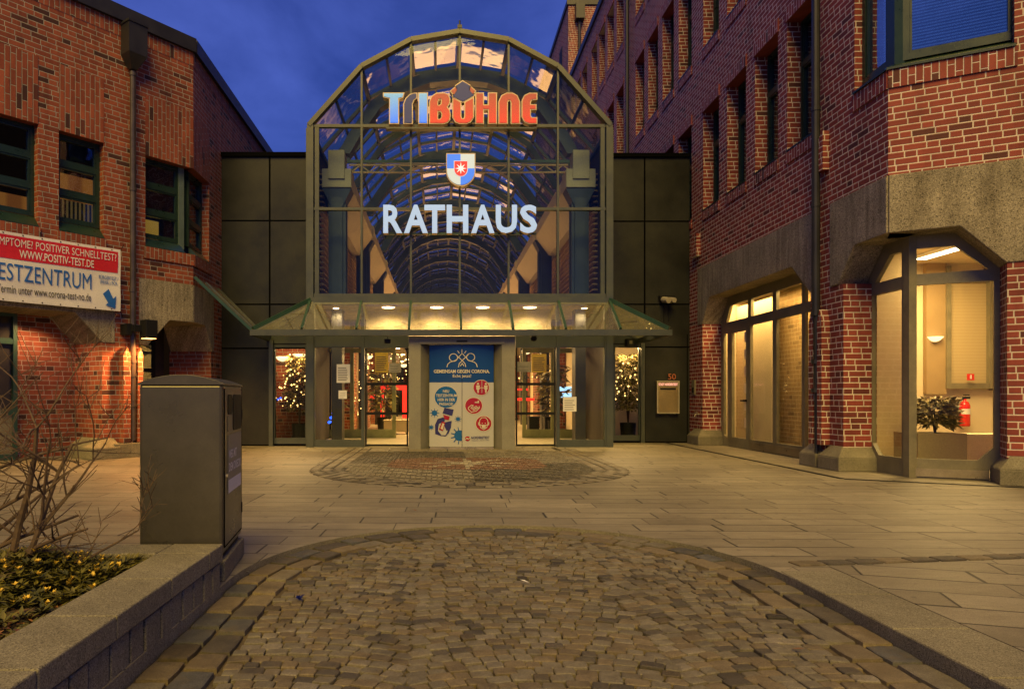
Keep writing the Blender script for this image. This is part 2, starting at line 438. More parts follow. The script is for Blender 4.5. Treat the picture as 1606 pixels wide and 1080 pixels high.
def light(kind, loc, energy, col, size=0.3, rot=None, spot=None, sizey=None, parent=None, name='lamp_light'):
    l = bpy.data.lights.new(name, kind); l.energy = energy; l.color = col
    if kind == 'AREA':
        l.size = size
        if sizey: l.shape = 'RECTANGLE'; l.size_y = sizey
    elif kind == 'POINT': l.shadow_soft_size = size
    elif kind == 'SPOT': l.shadow_soft_size = size; l.spot_size = R(spot or 80); l.spot_blend = 0.6
    o = bpy.data.objects.new(name, l); COL.objects.link(o)
    if parent is not None:
        o.parent = parent; q = Vector(parent['_o']); o.location = Vector(loc) - q
    else: o.location = loc
    if rot: o.rotation_euler = rot
    return o

# ------------------------------------------------------------------ materials
RB = [(0.06, 0.022, 0.017, 1), (0.22, 0.054, 0.028, 1), (0.28, 0.070, 0.034, 1), (0.34, 0.090, 0.044, 1)]
RR = [(0.10, 0.027, 0.023, 1), (0.21, 0.040, 0.032, 1), (0.26, 0.050, 0.038, 1), (0.31, 0.064, 0.047, 1)]
M = {}
M['brick_l'] = m_brick('brick_orange', RB, (0.34, 0.31, 0.27, 1), dark=0.05)
M['brick_lv'] = m_brick('brick_orange_upright', RB, (0.30, 0.27, 0.23, 1), vertical=True, dark=0.02)
M['brick_r'] = m_brick('brick_red', RR, (0.66, 0.56, 0.46, 1), dark=0.04, joint=0.015)
M['brick_rv'] = m_brick('brick_red_upright', RR, (0.66, 0.60, 0.54, 1), vertical=True, dark=0.05)
M['conc'] = m_conc('washed_concrete', (0.24, 0.215, 0.16, 1), (0.33, 0.295, 0.22, 1), (0.07, 0.06, 0.045, 1))
M['gran'] = m_conc('granite', (0.175, 0.160, 0.110, 1), (0.245, 0.225, 0.155, 1), (0.09, 0.080, 0.055, 1), scale=2.4, bumpy=0.25, streak=0.2)
M['green'] = m_plain('green_paint', (0.012, 0.030, 0.021, 1), 0.3, var=0.2)
M['olive'] = m_plain('olive_metal', (0.048, 0.056, 0.038, 1), 0.36, 0.0, var=0.15, spec=0.6)
M['rib'] = m_plain('rib_green', (0.022, 0.060, 0.040, 1), 0.4, var=0.15)
M['clad'] = m_plain('dark_cladding', (0.021, 0.022, 0.017, 1), 0.36, 0.0, var=0.35, nscale=1.2, fine=0.1, spec=0.25)
M['seam'] = m_plain('seam', (0.002, 0.002, 0.002, 1), 0.9, spec=0.05)
M['cap'] = m_plain('dark_sheet', (0.018, 0.018, 0.020, 1), 0.45)
M['pipe'] = m_plain('downpipe_brown', (0.075, 0.060, 0.052, 1), 0.35, 0.3)
M['black'] = m_plain('black', (0.007, 0.007, 0.007, 1), 0.6, spec=0.25)
M['greyfr'] = m_plain('bronze_frame', (0.175, 0.155, 0.090, 1), 0.45, 0.0, spec=0.6)
M['cream'] = m_plain('cream_wall', (0.60, 0.50, 0.33, 1), 0.8, var=0.05)
M['creamfl'] = m_plain('pale_floor', (0.42, 0.37, 0.27, 1), 0.35, var=0.1)
M['beam'] = m_plain('pale_beam', (0.36, 0.32, 0.24, 1), 0.6, var=0.1)
M['blue_st'] = m_plain('blue_steel', (0.022, 0.036, 0.062, 1), 0.4, var=0.2)
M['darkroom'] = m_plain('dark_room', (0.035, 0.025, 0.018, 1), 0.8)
M['glass'] = m_glass('clear_glass', (0.95, 0.96, 0.92), 0.0, fk=0.12)
M['glass_up'] = m_glass('hall_glass', (0.88, 0.94, 0.95), 0.0, wave=0.05)
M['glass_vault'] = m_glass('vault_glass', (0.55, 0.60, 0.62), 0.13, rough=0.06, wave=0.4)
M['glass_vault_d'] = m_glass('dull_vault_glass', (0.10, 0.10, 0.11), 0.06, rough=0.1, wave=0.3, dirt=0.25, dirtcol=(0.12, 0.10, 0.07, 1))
M['glass_canopy'] = m_glass('canopy_glass', (0.85, 0.88, 0.8), 0.0, dirt=0.30, dirtcol=(0.5, 0.46, 0.34, 1))
M['glass_win'] = m_glass('window_glass', (0.75, 0.8, 0.8), 0.05, wave=0.1)
M['glass_sky'] = m_glass('mirroring_glass', (0.45, 0.5, 0.55), 0.30, wave=0.15)
M['white'] = m_plain('white', (0.7, 0.69, 0.66, 1), 0.5, var=0.05, fine=0.04)
M['slab'] = m_slab('granite_slabs')
M['stone'] = m_stone('granite_setts')
M['sand'] = m_plain('joint_sand', (0.085, 0.064, 0.034, 1), 0.95, var=0.35, nscale=5, bump=0.6, fine=0.4)
M['joint'] = m_plain('joint_dark', (0.030, 0.026, 0.020, 1), 0.95, var=0.3, nscale=5)

# ------------------------------------------------------------------ ground
AX = 0.436                      # axis of the passage and of both round pavings
RX0, RX1, RCY = -1.27, 2.142, 4.22
RC = (RX0 + RX1) / 2; RR_ = (RX1 - RX0) / 2
arc = [(RC - RR_ * math.cos(a), RCY + 1.8 * math.sin(a)) for a in [math.pi * i / 48 for i in range(49)]]
g = MB()
pts = [(-60, -30), (RX0, -30)] + arc + [(RX1, -30), (60, -30), (60, 90), (-60, 90)]
g.poly(pts, lambda a, b: (a, b, 0.0), lambda a, b: (a, b, -0.16), side=1)
g.build('pavement', [M['slab'], M['gran']], kind='structure')
g = MB(); g.poly([(2.522, -6), (14, -6), (14, 6.13), (2.522, 4.545)], lambda a, b: (a, b, 0.004), lambda a, b: (a, b, 0.001)); g.build('pavement', m_slab('granite_slabs_skew', -17.5), kind='structure')
def road_z(y): return -0.022 - 0.042 * min(1.0, max(0.0, (5.6 - y) / 2.6))
rb = MB()
N = 40
for i in range(N):
    y0 = -6 + i * 0.32; y1 = y0 + 0.32
    rb.add([(-2.2, y0, road_z(y0) - 0.019), (3.2, y0, road_z(y0) - 0.019), (3.2, y1, road_z(y1) - 0.019), (-2.2, y1, road_z(y1) - 0.019)], [(0, 1, 2, 3)])
rb.build('road_bed', M['sand'], kind='structure')

def sett(m, cx, cy, zc, w, h, ang, tone, jit=0.09, dome=0.010, lean=0.0):
    ca, sa = math.cos(ang), math.sin(ang)
    base = []
    for (sx, sy) in ((-1, -1), (0, -1.05), (1, -1), (1.05, 0), (1, 1), (0, 1.05), (-1, 1), (-1.05, 0)):
        k = 0.97 if sx and sy and abs(sx) == 1 and abs(sy) == 1 else 1.0
        base.append((sx * w / 2 * k * (1 + random.uniform(-jit, jit)), sy * h / 2 * k * (1 + random.uniform(-jit, jit))))
    vs = []
    tx, ty = random.uniform(-1, 1) * lean, random.uniform(-1, 1) * lean
    for sc, dz in ((1.0, -0.03), (0.97, -dome), (0.84, -dome * 0.22)):
        for a, b in base:
            a *= sc; b *= sc
            vs.append((cx + a * ca - b * sa, cy + a * sa + b * ca, zc + dz + a * tx + b * ty))
    vs.append((cx, cy, zc))
    fs = []
    for r in (0, 8):
        for i in range(8): j = (i + 1) % 8; fs.append((r + i, r + j, r + 8 + j, r + 8 + i))
    for i in range(8): fs.append((16 + i, 16 + (i + 1) % 8, 24))
    m.add(vs, fs, 0, tone)
def tone(kind):
    k = random.uniform(0.80, 1.18)
    if random.random() < 0.05: k *= 0.5
    c = {'grey': (0.165, 0.147, 0.104), 'warm': (0.165, 0.132, 0.078), 'dark': (0.080, 0.070, 0.052), 'light': (0.36, 0.32, 0.24), 'mid': (0.19, 0.168, 0.125),
         'red': (0.17, 0.085, 0.05), 'blue': (0.085, 0.085, 0.082)}[kind]
    return tuple(x * k for x in c)
st = MB()
def in_road(x, y, inset):
    if y < RCY: return RX0 + inset < x < RX1 - inset
    return ((x - RC) / (RR_ - inset)) ** 2 + ((y - RCY) / (1.8 - inset)) ** 2 < 1
SEG = 1.15
for band in range(5):
    x0 = RC - 2.5 * SEG + band * SEG
    for row in range(95):
        yb = 0.9 + row * 0.072
        x = x0
        while x < x0 + SEG:
            w = random.uniform(0.062, 0.104)
            s_ = (x + w / 2 - x0) / SEG
            y = yb - 0.125 * (2 * s_ - 1) ** 2
            slope = -0.125 * 2 * (2 * s_ - 1) * 2 / SEG; cs = math.cos(math.atan(slope))
            cx = x + w / 2; x += w + random.uniform(0.002, 0.007)
            y += random.uniform(-0.008, 0.008)
            if cx > x0 + SEG or not in_road(cx, y, 0.345) or y < 1.2: continue
            ang = math.atan(slope) + random.uniform(-0.07, 0.07)
            sett(st, cx, y, road_z(y) + random.uniform(-0.005, 0.006), w / cs, 0.0708 * cs * random.uniform(0.94, 1.06), ang,
                 tone(random.choice(['grey', 'grey', 'warm', 'warm', 'mid', 'warm', 'grey', 'grey', 'dark'])), dome=random.uniform(0.0035, 0.006), lean=0.035, jit=0.045)
for ringi, (ins, ww) in enumerate(((0.085, 0.25), (0.245, 0.22))):      # the two edge rows of larger stones
    path = []
    y = 1.2
    while y < RCY: path.append((RX0 + ins, y)); y += 0.02
    n_ = 220
    for i in range(n_ + 1):
        a = math.pi * i / n_; path.append((RC - (RR_ - ins) * math.cos(a), RCY + (1.8 - ins) * math.sin(a)))
    y = RCY
    while y > 1.2: path.append((RX1 - ins, y)); y -= 0.02
    i = 0
    while i < len(path) - 2:
        L = random.uniform(0.17, 0.30); j = i; acc = 0
        while j < len(path) - 1 and acc < L: acc += math.dist(path[j], path[j + 1]); j += 1
        a, b = path[i], path[j]; c = path[(i + j) // 2]
        sett(st, c[0], c[1], road_z(c[1]) + random.uniform(-0.004, 0.006) + 0.004, acc - 0.020, 0.142, math.atan2(b[1] - a[1], b[0] - a[0]),
             tone(random.choice(['warm', 'warm', 'dark', 'grey', 'blue'])), jit=0.05, dome=0.005, lean=0.02)
        i = j
o = st.build('cobblestone_road', M['stone'], kind='structure')

# the round setts mosaic before the entrance
mo = MB(); MC = (AX, 10.86); MR = 2.41; MY1 = 15.1
bedp = [(MC[0] - MR * math.cos(a), MC[1] - MR * math.sin(a)) for a in [math.pi * i / 60 for i in range(61)]] + [(MC[0] + MR, MY1), (MC[0] - MR, MY1)]
mb = MB(); mb.poly(bedp, lambda a, b: (a, b, 0.004), lambda a, b: (a, b, 0.001)); mb.build('mosaic_bed', M['joint'], kind='structure')
def msett(cx, cy, w, h, ang, tn):
    ca, sa = math.cos(ang), math.sin(ang); vs = []
    for sc, dz in ((1.0, 0.004), (0.88, 0.013)):
        for a, b in ((-1, -1), (1, -1), (1, 1), (-1, 1)):
            a *= w / 2 * sc * random.uniform(0.94, 1.06); b *= h / 2 * sc * random.uniform(0.94, 1.06)
            vs.append((cx + a * ca - b * sa, cy + a * sa + b * ca, dz))
    mo.add(vs, [(4, 5, 6, 7), (0, 1, 5, 4), (1, 2, 6, 5), (2, 3, 7, 6), (3, 0, 4, 7)], 0, tn)
for ins in (0.085, 0.255, 0.425):
    rr = MR - ins; L = 0.22
    n_ = int(math.pi * rr / L)
    for i in range(n_):
        a = math.pi * (i + 0.5) / n_
        msett(MC[0] - rr * math.cos(a), MC[1] - rr * math.sin(a), L * 0.92, 0.135, math.pi / 2 - a + math.pi, tone('mid' if random.random() < 0.7 else 'dark'))
    y = MC[1] + 0.11
    while y < MY1:
        for sx in (-1, 1): msett(MC[0] + sx * rr, y, 0.135, L * 0.92, 0, tone('mid' if random.random() < 0.6 else 'warm'))
        y += L
rin = MR - 0.53; SC = (AX, 11.55)
y = MC[1] - rin; row = 0
while y < 14.0:
    x = AX - rin; row += 1
    while x < AX + rin:
        cx, cy = x, y + 0.05 * math.sin((x + row * 0.13) * 9)
        x += 0.072
        if cy < MC[1] and math.dist((cx, cy), MC) > rin: continue
        dx, dy = cx - SC[0], cy - SC[1]; r = math.hypot(dx, dy); th = math.atan2(dy, dx)
        star = r < 0.85 * (0.30 + 0.70 * abs(math.cos(4 * th)) ** 6)
        if star: k = 'light'
        elif abs(dx) < 1.28 and abs(dy) < 1.0 and (abs(dx) / 1.28) ** 4 + (abs(dy) / 1.0) ** 4 < 1: k = 'red'
        else: k = 'mid' if dx * dy > 0 else 'dark'
        if (dx < 0) and k in ('mid', 'dark') and dy < 0: k = 'mid'
        if (dx > 0) and k in ('mid', 'dark'): k = 'dark' if dy < 0 else 'mid'
        msett(cx, cy, 0.066, 0.066, random.uniform(-0.25, 0.25), tone(k))
    y += 0.074
y = 14.06
while y < MY1:
    x = AX - rin
    while x < AX + rin: msett(x + 0.2, y + 0.14, 0.39, 0.27, 0, tone('mid')); x += 0.4
    y += 0.28
mo.build('stone_mosaic', M['stone'], kind='structure', recalc=True)

# kerb at the right of the road, band of setts, drain line
kb = MB(); yk = 1.0
while yk < 4.35:
    L = 0.58; y1 = min(yk + L - 0.006, 4.42)
    kb.box(RX1 + 0.002, 2.515, yk, y1, -0.12, 0.006, 0)
    yk += L
kb.build('kerb', M['gran'], kind='structure', bevel=0.006)
sb = MB()
for i in range(26):
    cx = 2.42 + i * 0.205; cy = 4.60 + (cx - 2.26) * 0.135
    sett(sb, cx, cy, 0.012, 0.198, 0.12, math.atan(0.135), tone('dark' if i % 3 else 'warm'), jit=0.04, dome=0.005)
sb.build('sett_band', M['stone'], kind='structure')
dr = MB()
dr.box(5.36, 5.42, 9.4, 17, 0.003, 0.010)
dr.fbox(Frame(5.39, 9.35, 0.878, -0.478, -0.478, -0.878), 0, 5, -0.05, 0.0, 0.003, 0.009)
dr.build('drain_channel', M['black'], kind='structure')
# ================================================================== LEFT BUILDING
FL = Frame(-5.70, 12.93, 0.616, 0.788, 0.788, -0.616)
CX, CY = -4.906, 13.95
UC = 1.289
FL2 = Frame(CX, CY, 0, 1, 1, 0)
ZT = 7.93
Lb = thing('brick_building', 'orange brick building on the left with green windows and concrete lintels', 'building', (-5.7, 12.93, 0))

def window(F, u0, u1, z0, z1, d, parent, rows=3, cols=1, fr=0.06, glass='glass_win', metal='green', slope_sill=True, back=None, stay=False, tilt=None):
    """framed window in an opening: frame, pane(s), sill"""
    m = MB(); dp = 0.05
    m.fbox(F, u0, u0 + fr, -d - dp, -d + dp, z0, z1); m.fbox(F, u1 - fr, u1, -d - dp, -d + dp, z0, z1)
    m.fbox(F, u0 + fr, u1 - fr, -d - dp, -d + dp, z1 - fr, z1); m.fbox(F, u0 + fr, u1 - fr, -d - dp, -d + dp, z0, z0 + fr)
    zs = rows if isinstance(rows, list) else [z0 + (z1 - z0) * i / rows for i in range(1, rows)]
    for z in zs: m.fbox(F, u0 + fr, u1 - fr, -d - dp + .002, -d + dp - .004, z - fr * 0.8, z + fr * 0.8)
    for i in range(1, cols):
        u = u0 + (u1 - u0) * i / cols; m.fbox(F, u - fr * .7, u + fr * .7, -d - dp + .003, -d + dp - .006, z0 + fr, z1 - fr)
    lim = [z0 + fr] + [v for z in zs for v in (z - fr * .8, z + fr * .8)] + [z1 - fr]
    for k in range(0, len(lim), 2):      # the casement's own inner frame
        a, b = lim[k], lim[k + 1]; q = 0.03
        for c in range(cols):
            ua = u0 + (u1 - u0) * c / cols + (fr if c == 0 else fr * .7); ub = u0 + (u1 - u0) * (c + 1) / cols - (fr if c == cols - 1 else fr * .7)
            m.fbox(F, ua + .004, ua + q, -d - .02, -d + .035, a + .004, b - .004); m.fbox(F, ub - q, ub - .004, -d - .02, -d + .035, a + .004, b - .004)
            m.fbox(F, ua + q, ub - q, -d - .02, -d + .035, a + .004, a + q); m.fbox(F, ua + q, ub - q, -d - .02, -d + .035, b - q, b - .004)
    w = m.build('window', M[metal], parent)
    p = MB()
    p.fbox(F, u0 + fr * .5, u1 - fr * .5, -d - 0.012, -d - 0.004, z0 + fr * .5, z1 - fr * .5)
    p.build('pane', M[glass], w)
    if slope_sill:
        s = MB(); P = F.P
        s.add([P(u0, -d + .05, z0 - .01), P(u1, -d + .05, z0 - .01), P(u1, 0.03, z0 - slope_sill), P(u0, 0.03, z0 - slope_sill),
               P(u0, -d + .05, z0 - .35), P(u1, -d + .05, z0 - .35), P(u1, 0.03, z0 - slope_sill - .03), P(u0, 0.03, z0 - slope_sill - .03)],
              [(0, 1, 2, 3), (4, 7, 6, 5), (0, 4, 5, 1), (1, 5, 6, 2), (2, 6, 7, 3), (3, 7, 4, 0)])
        s.build('sill', M[metal], w)
    if back is not None:
        for bb in (back if isinstance(back, list) else [back]):
            lo, hi = (bb[2], bb[3]) if len(bb) > 2 else (z0 - .1, z1 + .1); b = MB(); b.fbox(F, u0 - .1, u1 + .1, -d - bb[1] - .02, -d - bb[1], lo, hi)
            b.build('curtain', bb[0], w)
    return w

def m_curtain(name, a, b, scale, emis=0.0, horiz=False, ecol=None):
    t = NT(name); pos, p, n = geo(t)
    x = t.math('MULTIPLY', t.math('ADD', p[0], p[1]) if not horiz else p[2], scale)
    s = t.math('ADD', t.math('MULTIPLY', t.math('SINE', x), 0.5), 0.5)
    c = t.mixc(t.ramp(s, [(0.3, (0, 0, 0)), (0.7, (1, 1, 1))]), a, b)
    o = t.pbsdf(c, 0.8)
    if emis: t.l.new(c, o.inputs['Emission Color']); o.inputs['Emission Strength'].default_value = emis
    return t.m
M['cur_warm'] = m_curtain('self_lit_panel', (0.26, 0.08, 0.02, 1), (0.42, 0.15, 0.03, 1), 9, 0.6)  # room lamplight put into the panel colour as its own glow
M['cur_fold'] = m_curtain('folded_curtain', (0.02, 0.015, 0.01, 1), (0.40, 0.24, 0.08, 1), 60, 0.25)  # faint room light put into the folds as glow
M['glow_wall'] = m_curtain('self_lit_wall', (0.55, 0.27, 0.03, 1), (0.62, 0.33, 0.05, 1), 3, 0.55)  # lamplight painted into the colour as glow, no lamp in the room
M['blind_sky_glow'] = m_curtain('sky_glow_blind', (0.03, 0.06, 0.16, 1), (0.22, 0.42, 1.0, 1), 150, 0.55, True)  # bright sky reflection put into the slats as a blue glow
M['blind_warm'] = m_curtain('dim_blind', (0.05, 0.035, 0.01, 1), (0.22, 0.16, 0.05, 1), 60, 0.08, True)  # slight glow in the colour for room light behind the slats

WZ0, WZ1 = 4.12, 5.63
Wn = [(-3.15, -2.42), (-2.37 - 0.0, -1.60), (-1.27, -0.50)]
Wl = [(-9.3, -8.5), (-8.1, -7.3), (-6.9, -6.1), (-5.7, -4.9), (-4.5, -3.7), (-2.42, -1.60), (-1.27, -0.50)]
SO = 3.92
w = MB()
holes = [(a, b, SO, WZ1) for a, b in Wl] + [(0.285, 5, SO, WZ1)]
wallgrid(w, FL, -12, UC, 3.322, ZT, holes, 0, -0.40)
wallgrid(w, FL2, 0, 12, 3.322, ZT, [(-1, 0.95, SO, WZ1)], 0, -0.40)
w.build('wall', M['brick_l'], Lb)
w = MB()                                             # brick below the lintels
w.fbox(FL, -0.298, 0.158, -0.9, 0.0, 0, 3.32)        # pier with downpipe
w.fbox(FL, -0.53, -0.30, -1.05, -0.004, 0, 2.068)
w.fbox(FL, -12, -0.53, -1.30, -1.05, 0, 3.0)         # back wall of the arcade
w.build('pier', M['brick_l'], Lb)
w = MB()
w.fbox(FL2, 1.26, 2.6, -0.9, 0.0, 0, 3.32)
w.fbox(FL2, 1.10, 1.258, -0.9, -0.004, 0, 2.068)
w.build('pier', M['brick_l'], Lb)
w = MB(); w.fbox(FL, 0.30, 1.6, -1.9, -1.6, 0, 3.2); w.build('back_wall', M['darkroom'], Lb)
# upright-brick panels over the windows and header rows under them
for a, b in Wl[-3:] + [(0.285, UC - .002)]:
    p = MB(); p.fbox(FL, a, b, -0.05, 0.007, WZ1 + .002, 6.76); p.build('upright_brick_panel', M['brick_lv'], Lb)
    p = MB(); p.fbox(FL, a - .03, b + (.03 if b < 1 else 0), -0.05, 0.035, SO - .22, SO - .005); p.build('brick_sill', M['brick_lv'], Lb)
p = MB(); p.fbox(FL2, 0.002, 0.95, -0.05, 0.007, WZ1 + .002, 6.76); p.build('upright_brick_panel', M['brick_lv'], Lb)
p = MB(); p.fbox(FL2, 0.002, 0.98, -0.05, 0.035, SO - .22, SO - .005); p.build('brick_sill', M['brick_lv'], Lb)
p = MB(); p.fbox(FL, -12, UC, -0.05, 0.006, 7.66, 7.925); p.fbox(FL2, 0.002, 12, -0.05, 0.006, 7.66, 7.925); p.build('upright_brick_course', M['brick_lv'], Lb)
# concrete lintels
w = MB(); w.fpoly(FL, [(-12, 2.56), (-0.998, 2.557), (-0.53, 2.07), (-0.30, 2.07), (-0.30, 3.32), (-12, 3.32)], 0.012, -1.05)
w.build('lintel', M['conc'], Lb, bevel=0.012)
w = MB(); w.fpoly(FL, [(0.16, 2.07), (0.33, 2.07), (0.778, 2.577), (UC, 2.577), (UC, 3.318), (0.16, 3.318)], 0.012, -0.60)
w.build('lintel', M['conc'], Lb, bevel=0.012)
w = MB(); w.fpoly(FL2, [(0.01, 2.578), (0.71, 2.578), (1.10, 2.07), (1.25, 2.07), (1.25, 3.318), (0.01, 3.318)], 0.012, -0.88)
w.build('lintel', M['conc'], Lb, bevel=0.012)
w = MB(); w.fbox(FL, -12, -0.6, -1.04, -0.2, 2.60, 2.63); w.build('wooden_soffit', m_curtain('wood_soffit', (0.16, 0.075, 0.025, 1), (0.20, 0.10, 0.035, 1), 3), Lb)
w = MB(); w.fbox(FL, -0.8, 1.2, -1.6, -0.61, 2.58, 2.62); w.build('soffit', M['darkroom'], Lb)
# parapet cap
w = MB(); w.fbox(FL, -12, UC + .03, -0.45, 0.07, ZT, ZT + .27); w.fbox(FL2, 0.03, 12, -0.45, 0.07, ZT + .003, ZT + .267); w.build('parapet_cap', M['cap'], Lb)
w = MB(); P = FL.P
w.add([P(-12, -.3, 7.6), P(UC, -.3, 7.6), (CX - .3, 27, 7.6), (-20, 27, 7.6)], [(0, 1, 2, 3)])
w.add([P(-12, -.41, 3.25), P(UC, -.41, 3.25), (CX - .41, 27, 3.25), (-20, 27, 3.25)], [(0, 1, 2, 3)])
w.add([P(-12, -2.6, 0), P(0, -2.6, 0), P(0, -2.6, 7.6), P(-12, -2.6, 7.6)], [(0, 1, 2, 3)])
w.add([P(0, -2.6, 0), (-8.2, 27, 0), (-8.2, 27, 7.6), P(0, -2.6, 7.6)], [(0, 1, 2, 3)])
w.build('interior_shell', M['darkroom'], Lb)
# windows
backs = {(-1.27, -0.50): [(M['cur_fold'], 0.35, 4.0, 4.62), (M['cur_warm'], 0.4, 4.64, 5.1)], (-2.42, -1.60): [(M['cur_warm'], 0.45, 4.0, 4.55)]}
for a, b in Wl:
    window(FL, a, b - 0.0, WZ0, WZ1, 0.20, Lb, rows=3, back=backs.get((a, b), (M['cur_warm'], 0.6)), slope_sill=0.19)
window(FL, 0.285, UC - 0.20, WZ0, WZ1, 0.20, Lb, rows=3, slope_sill=0.19, back=(M['glow_wall'], 0.9, 3.9, 4.72))
window(FL2, 0.155, 0.95, WZ0, WZ1, 0.20, Lb, rows=3, slope_sill=0.19)
w = MB(); w.fbox(FL, UC - 0.24, UC - 0.12, -0.30, -0.13, WZ0 - .1, WZ1); w.build('corner_post', m_plain('grey_green', (0.09, 0.13, 0.12, 1), 0.4), Lb)
# brick half-columns beside the downpipe and plinths
w = MB()
for a, b in ((-0.22, -0.085), (0.055, 0.15)):
    w = MB(); w.fpoly(FL, [(a, 0.27), (b, 0.27), (b, 1.86), ((a + b) / 2 + .0, 2.0), (a, 1.86)], 0.16, 0.002); w.build('brick_pilaster', M['brick_l'], Lb)
w = MB()
w.fbox(FL, -0.40, 0.17, 0.001, 0.20, 0, 0.26)
w.hexa([FL.P(-.80, -.75, 0), FL.P(-.80, .22, 0), FL.P(-.30, .22, 0), FL.P(-.30, -.75, 0), FL.P(-.80, -.75, .20), FL.P(-.80, .22, .20), FL.P(-.30, .22, .20), FL.P(-.30, -.75, .20)])
w.hexa([FL.P(-.80, -.75, .2), FL.P(-.80, .22, .2), FL.P(-.301, .22, .2), FL.P(-.301, -.75, .2), FL.P(-.55, -.75, .36), FL.P(-.55, .012, .36), FL.P(-.32, .012, .36), FL.P(-.32, -.75, .36)])
w.build('plinth', M['gran'], Lb, bevel=0.01)
# green door in the arcade
dw = MB(); D = -1.04
for a, b in ((-2.55, -2.48), (-1.62, -1.55)): dw.fbox(FL, a, b, D, D + .09, 0, 2.58)
for z0, z1 in ((2.02, 2.12), (2.50, 2.58), (0.0, 0.1), (0.78, 0.88)): dw.fbox(FL, -2.48, -1.62, D + .002, D + .08, z0, z1)
d_ = dw.build('door', M['rib'], Lb)
dw = MB(); dw.fbox(FL, -2.48, -1.62, D + .03, D + .04, 0.88, 2.5); dw.build('pane', M['glass'], d_)
dw = MB(); dw.fbox(FL, -2.5, -1.6, D - .008, D + .012, 0.86, 2.5); dw.build('panel', M['darkroom'], d_)  # shade of the room behind, put in as a dark sheet
dw = MB(); dw.fbox(FL, -2.48, -1.62, D + .03, D + .045, 0.1, 0.78); dw.build('panel', M['greyfr'], d_)
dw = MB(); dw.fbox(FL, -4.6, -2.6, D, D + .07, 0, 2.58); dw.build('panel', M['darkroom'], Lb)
# inner door of the corner entrance
dw = MB(); D = -1.55
for a, b in ((0.35, 0.42), (0.85, 0.92), (1.30, 1.36)): dw.fbox(FL, a, b, D - .03, D + .03, 0, 2.55)
for z0, z1 in ((1.62, 1.70), (2.45, 2.55), (0, 0.1)): dw.fbox(FL, 0.36, 1.35, D - .028, D + .028, z0, z1)
d_ = dw.build('door', M['black'], Lb)
dw = MB(); dw.fbox(FL, 0.4, 1.32, D - .01, D, 0.1, 2.5); dw.build('pane', M['glass_sky'], d_)
# downpipe with hopper
dp = MB(); up = -0.015
dp.tube([FL.P(up, 0.105, z) for z in (0.30, 2.0, 4.0, 6.0, 7.05)], 0.052, 12)
for z in (0.95, 1.5, 1.75, 3.05, 4.9, 7.0):
    dp.tube([FL.P(up, 0.105, z - .03), FL.P(up, 0.105, z + .03)], 0.063, 12)
dpo = dp.build('downpipe', M['pipe'], Lb, smooth=False)
hp = MB(); P = FL.P
hp.fbox(FL, -0.19, 0.16, 0.001, 0.30, 7.32, 7.86)
hp.hexa([P(-.07, .05, 7.08), P(.04, .05, 7.08), P(.04, .16, 7.08), P(-.07, .16, 7.08), P(-.19, .001, 7.32), P(.16, .001, 7.32), P(.16, .30, 7.32), P(-.19, .30, 7.32)])
hp.fbox(FL, -0.205, 0.175, 0.0, 0.315, 7.86, 7.90)
hp.build('rain_hopper', M['cap'], dpo)

# wall lamp on the pipe
wl_ = thing('wall_lamp', 'dark square lamp shining down on the orange pier beside the downpipe', 'lamp', FL.P(0.2, 0.2, 2.1))
m = MB(); m.fbox(FL, 0.04, 0.27, 0.24, 0.46, 2.17, 2.50); m.build('lamp_housing', M['black'], wl_, bevel=0.01)
m = MB(); m.fbox(FL, -0.10, 0.04, 0.26, 0.32, 2.28, 2.40); m.fbox(FL, -0.12, -0.08, 0.22, 0.3, 2.28, 2.40); m.fbox(FL, -0.20, -0.10, 0.002, 0.24, 2.22, 2.42); m.build('bracket', M['black'], wl_)
M['em_or'] = m_emit('orange_lamp_light', (1.0, 0.45, 0.12), 6)
m = MB(); m.fbox(FL, 0.06, 0.25, 0.26, 0.44, 2.160, 2.168); m.build('lamp_glass', M['em_or'], wl_)
light('SPOT', FL.P(0.10, 0.44, 2.13), 280, (1.0, 0.40, 0.10), 0.05, rot=(0, 0, 0), spot=165, parent=wl_)
# downlight in the arcade soffit
sl = thing('ceiling_lamp', 'small round downlight in the wooden soffit left of the brick pier', 'lamp', FL.P(-1.45, -0.55, 2.59))
m = MB(); c = FL.P(-1.45, -0.55, 2.585); m.lathe(c, [(0.0, 0.004), (0.085, 0.004), (0.085, 0.014)], 16); m.build('lamp_glass', m_emit('warm_white_light', (1, 0.72, 0.42), 12), sl)
light('SPOT', (c[0], c[1], c[2] - .02), 260, (1.0, 0.55, 0.22), 0.05, rot=(0, 0, 0), spot=140, parent=sl)

# banner
BD = 0.17
bu1 = 0.5 * (FL.uz(190, 392, BD)[0] + FL.uz(188, 488, BD)[0]); bz1 = FL.uz(190, 392, BD)[1]; bz0 = FL.uz(188, 488, BD)[1]
bu0 = bu1 - 3.5
def ua(x): return (FL.uz(x, 440, BD)[0] - bu0) / (bu1 - bu0)
def uspan(x0, x1, lead): return (ua(x0) - (ua(x1) - ua(x0)) * lead, ua(x1))
def ban(a, b, c=0.0):
    """a from 0 (left) to 1 (right), b from 0 (bottom) to 1 (top) with soft ripples"""
    u = bu0 + (bu1 - bu0) * a; z = bz0 + (bz1 - bz0) * b
    rip = 0.012 * math.sin(a * 23 + b * 5) + 0.010 * math.sin(a * 9 - b * 7) + 0.008 * math.sin(b * 11 + a * 31)
    rip *= 0.55 * math.sin(math.pi * min(1, max(0, b))) * 0.8 + 0.25
    return FL.P(u, BD + rip + c, z + 0.012 * math.sin(a * math.pi) * -1)
bn = thing('banner', 'red and white vinyl banner with TESTZENTRUM in blue, stretched over the concrete beam', 'banner', FL.P((bu0 + bu1) / 2, BD, bz0))
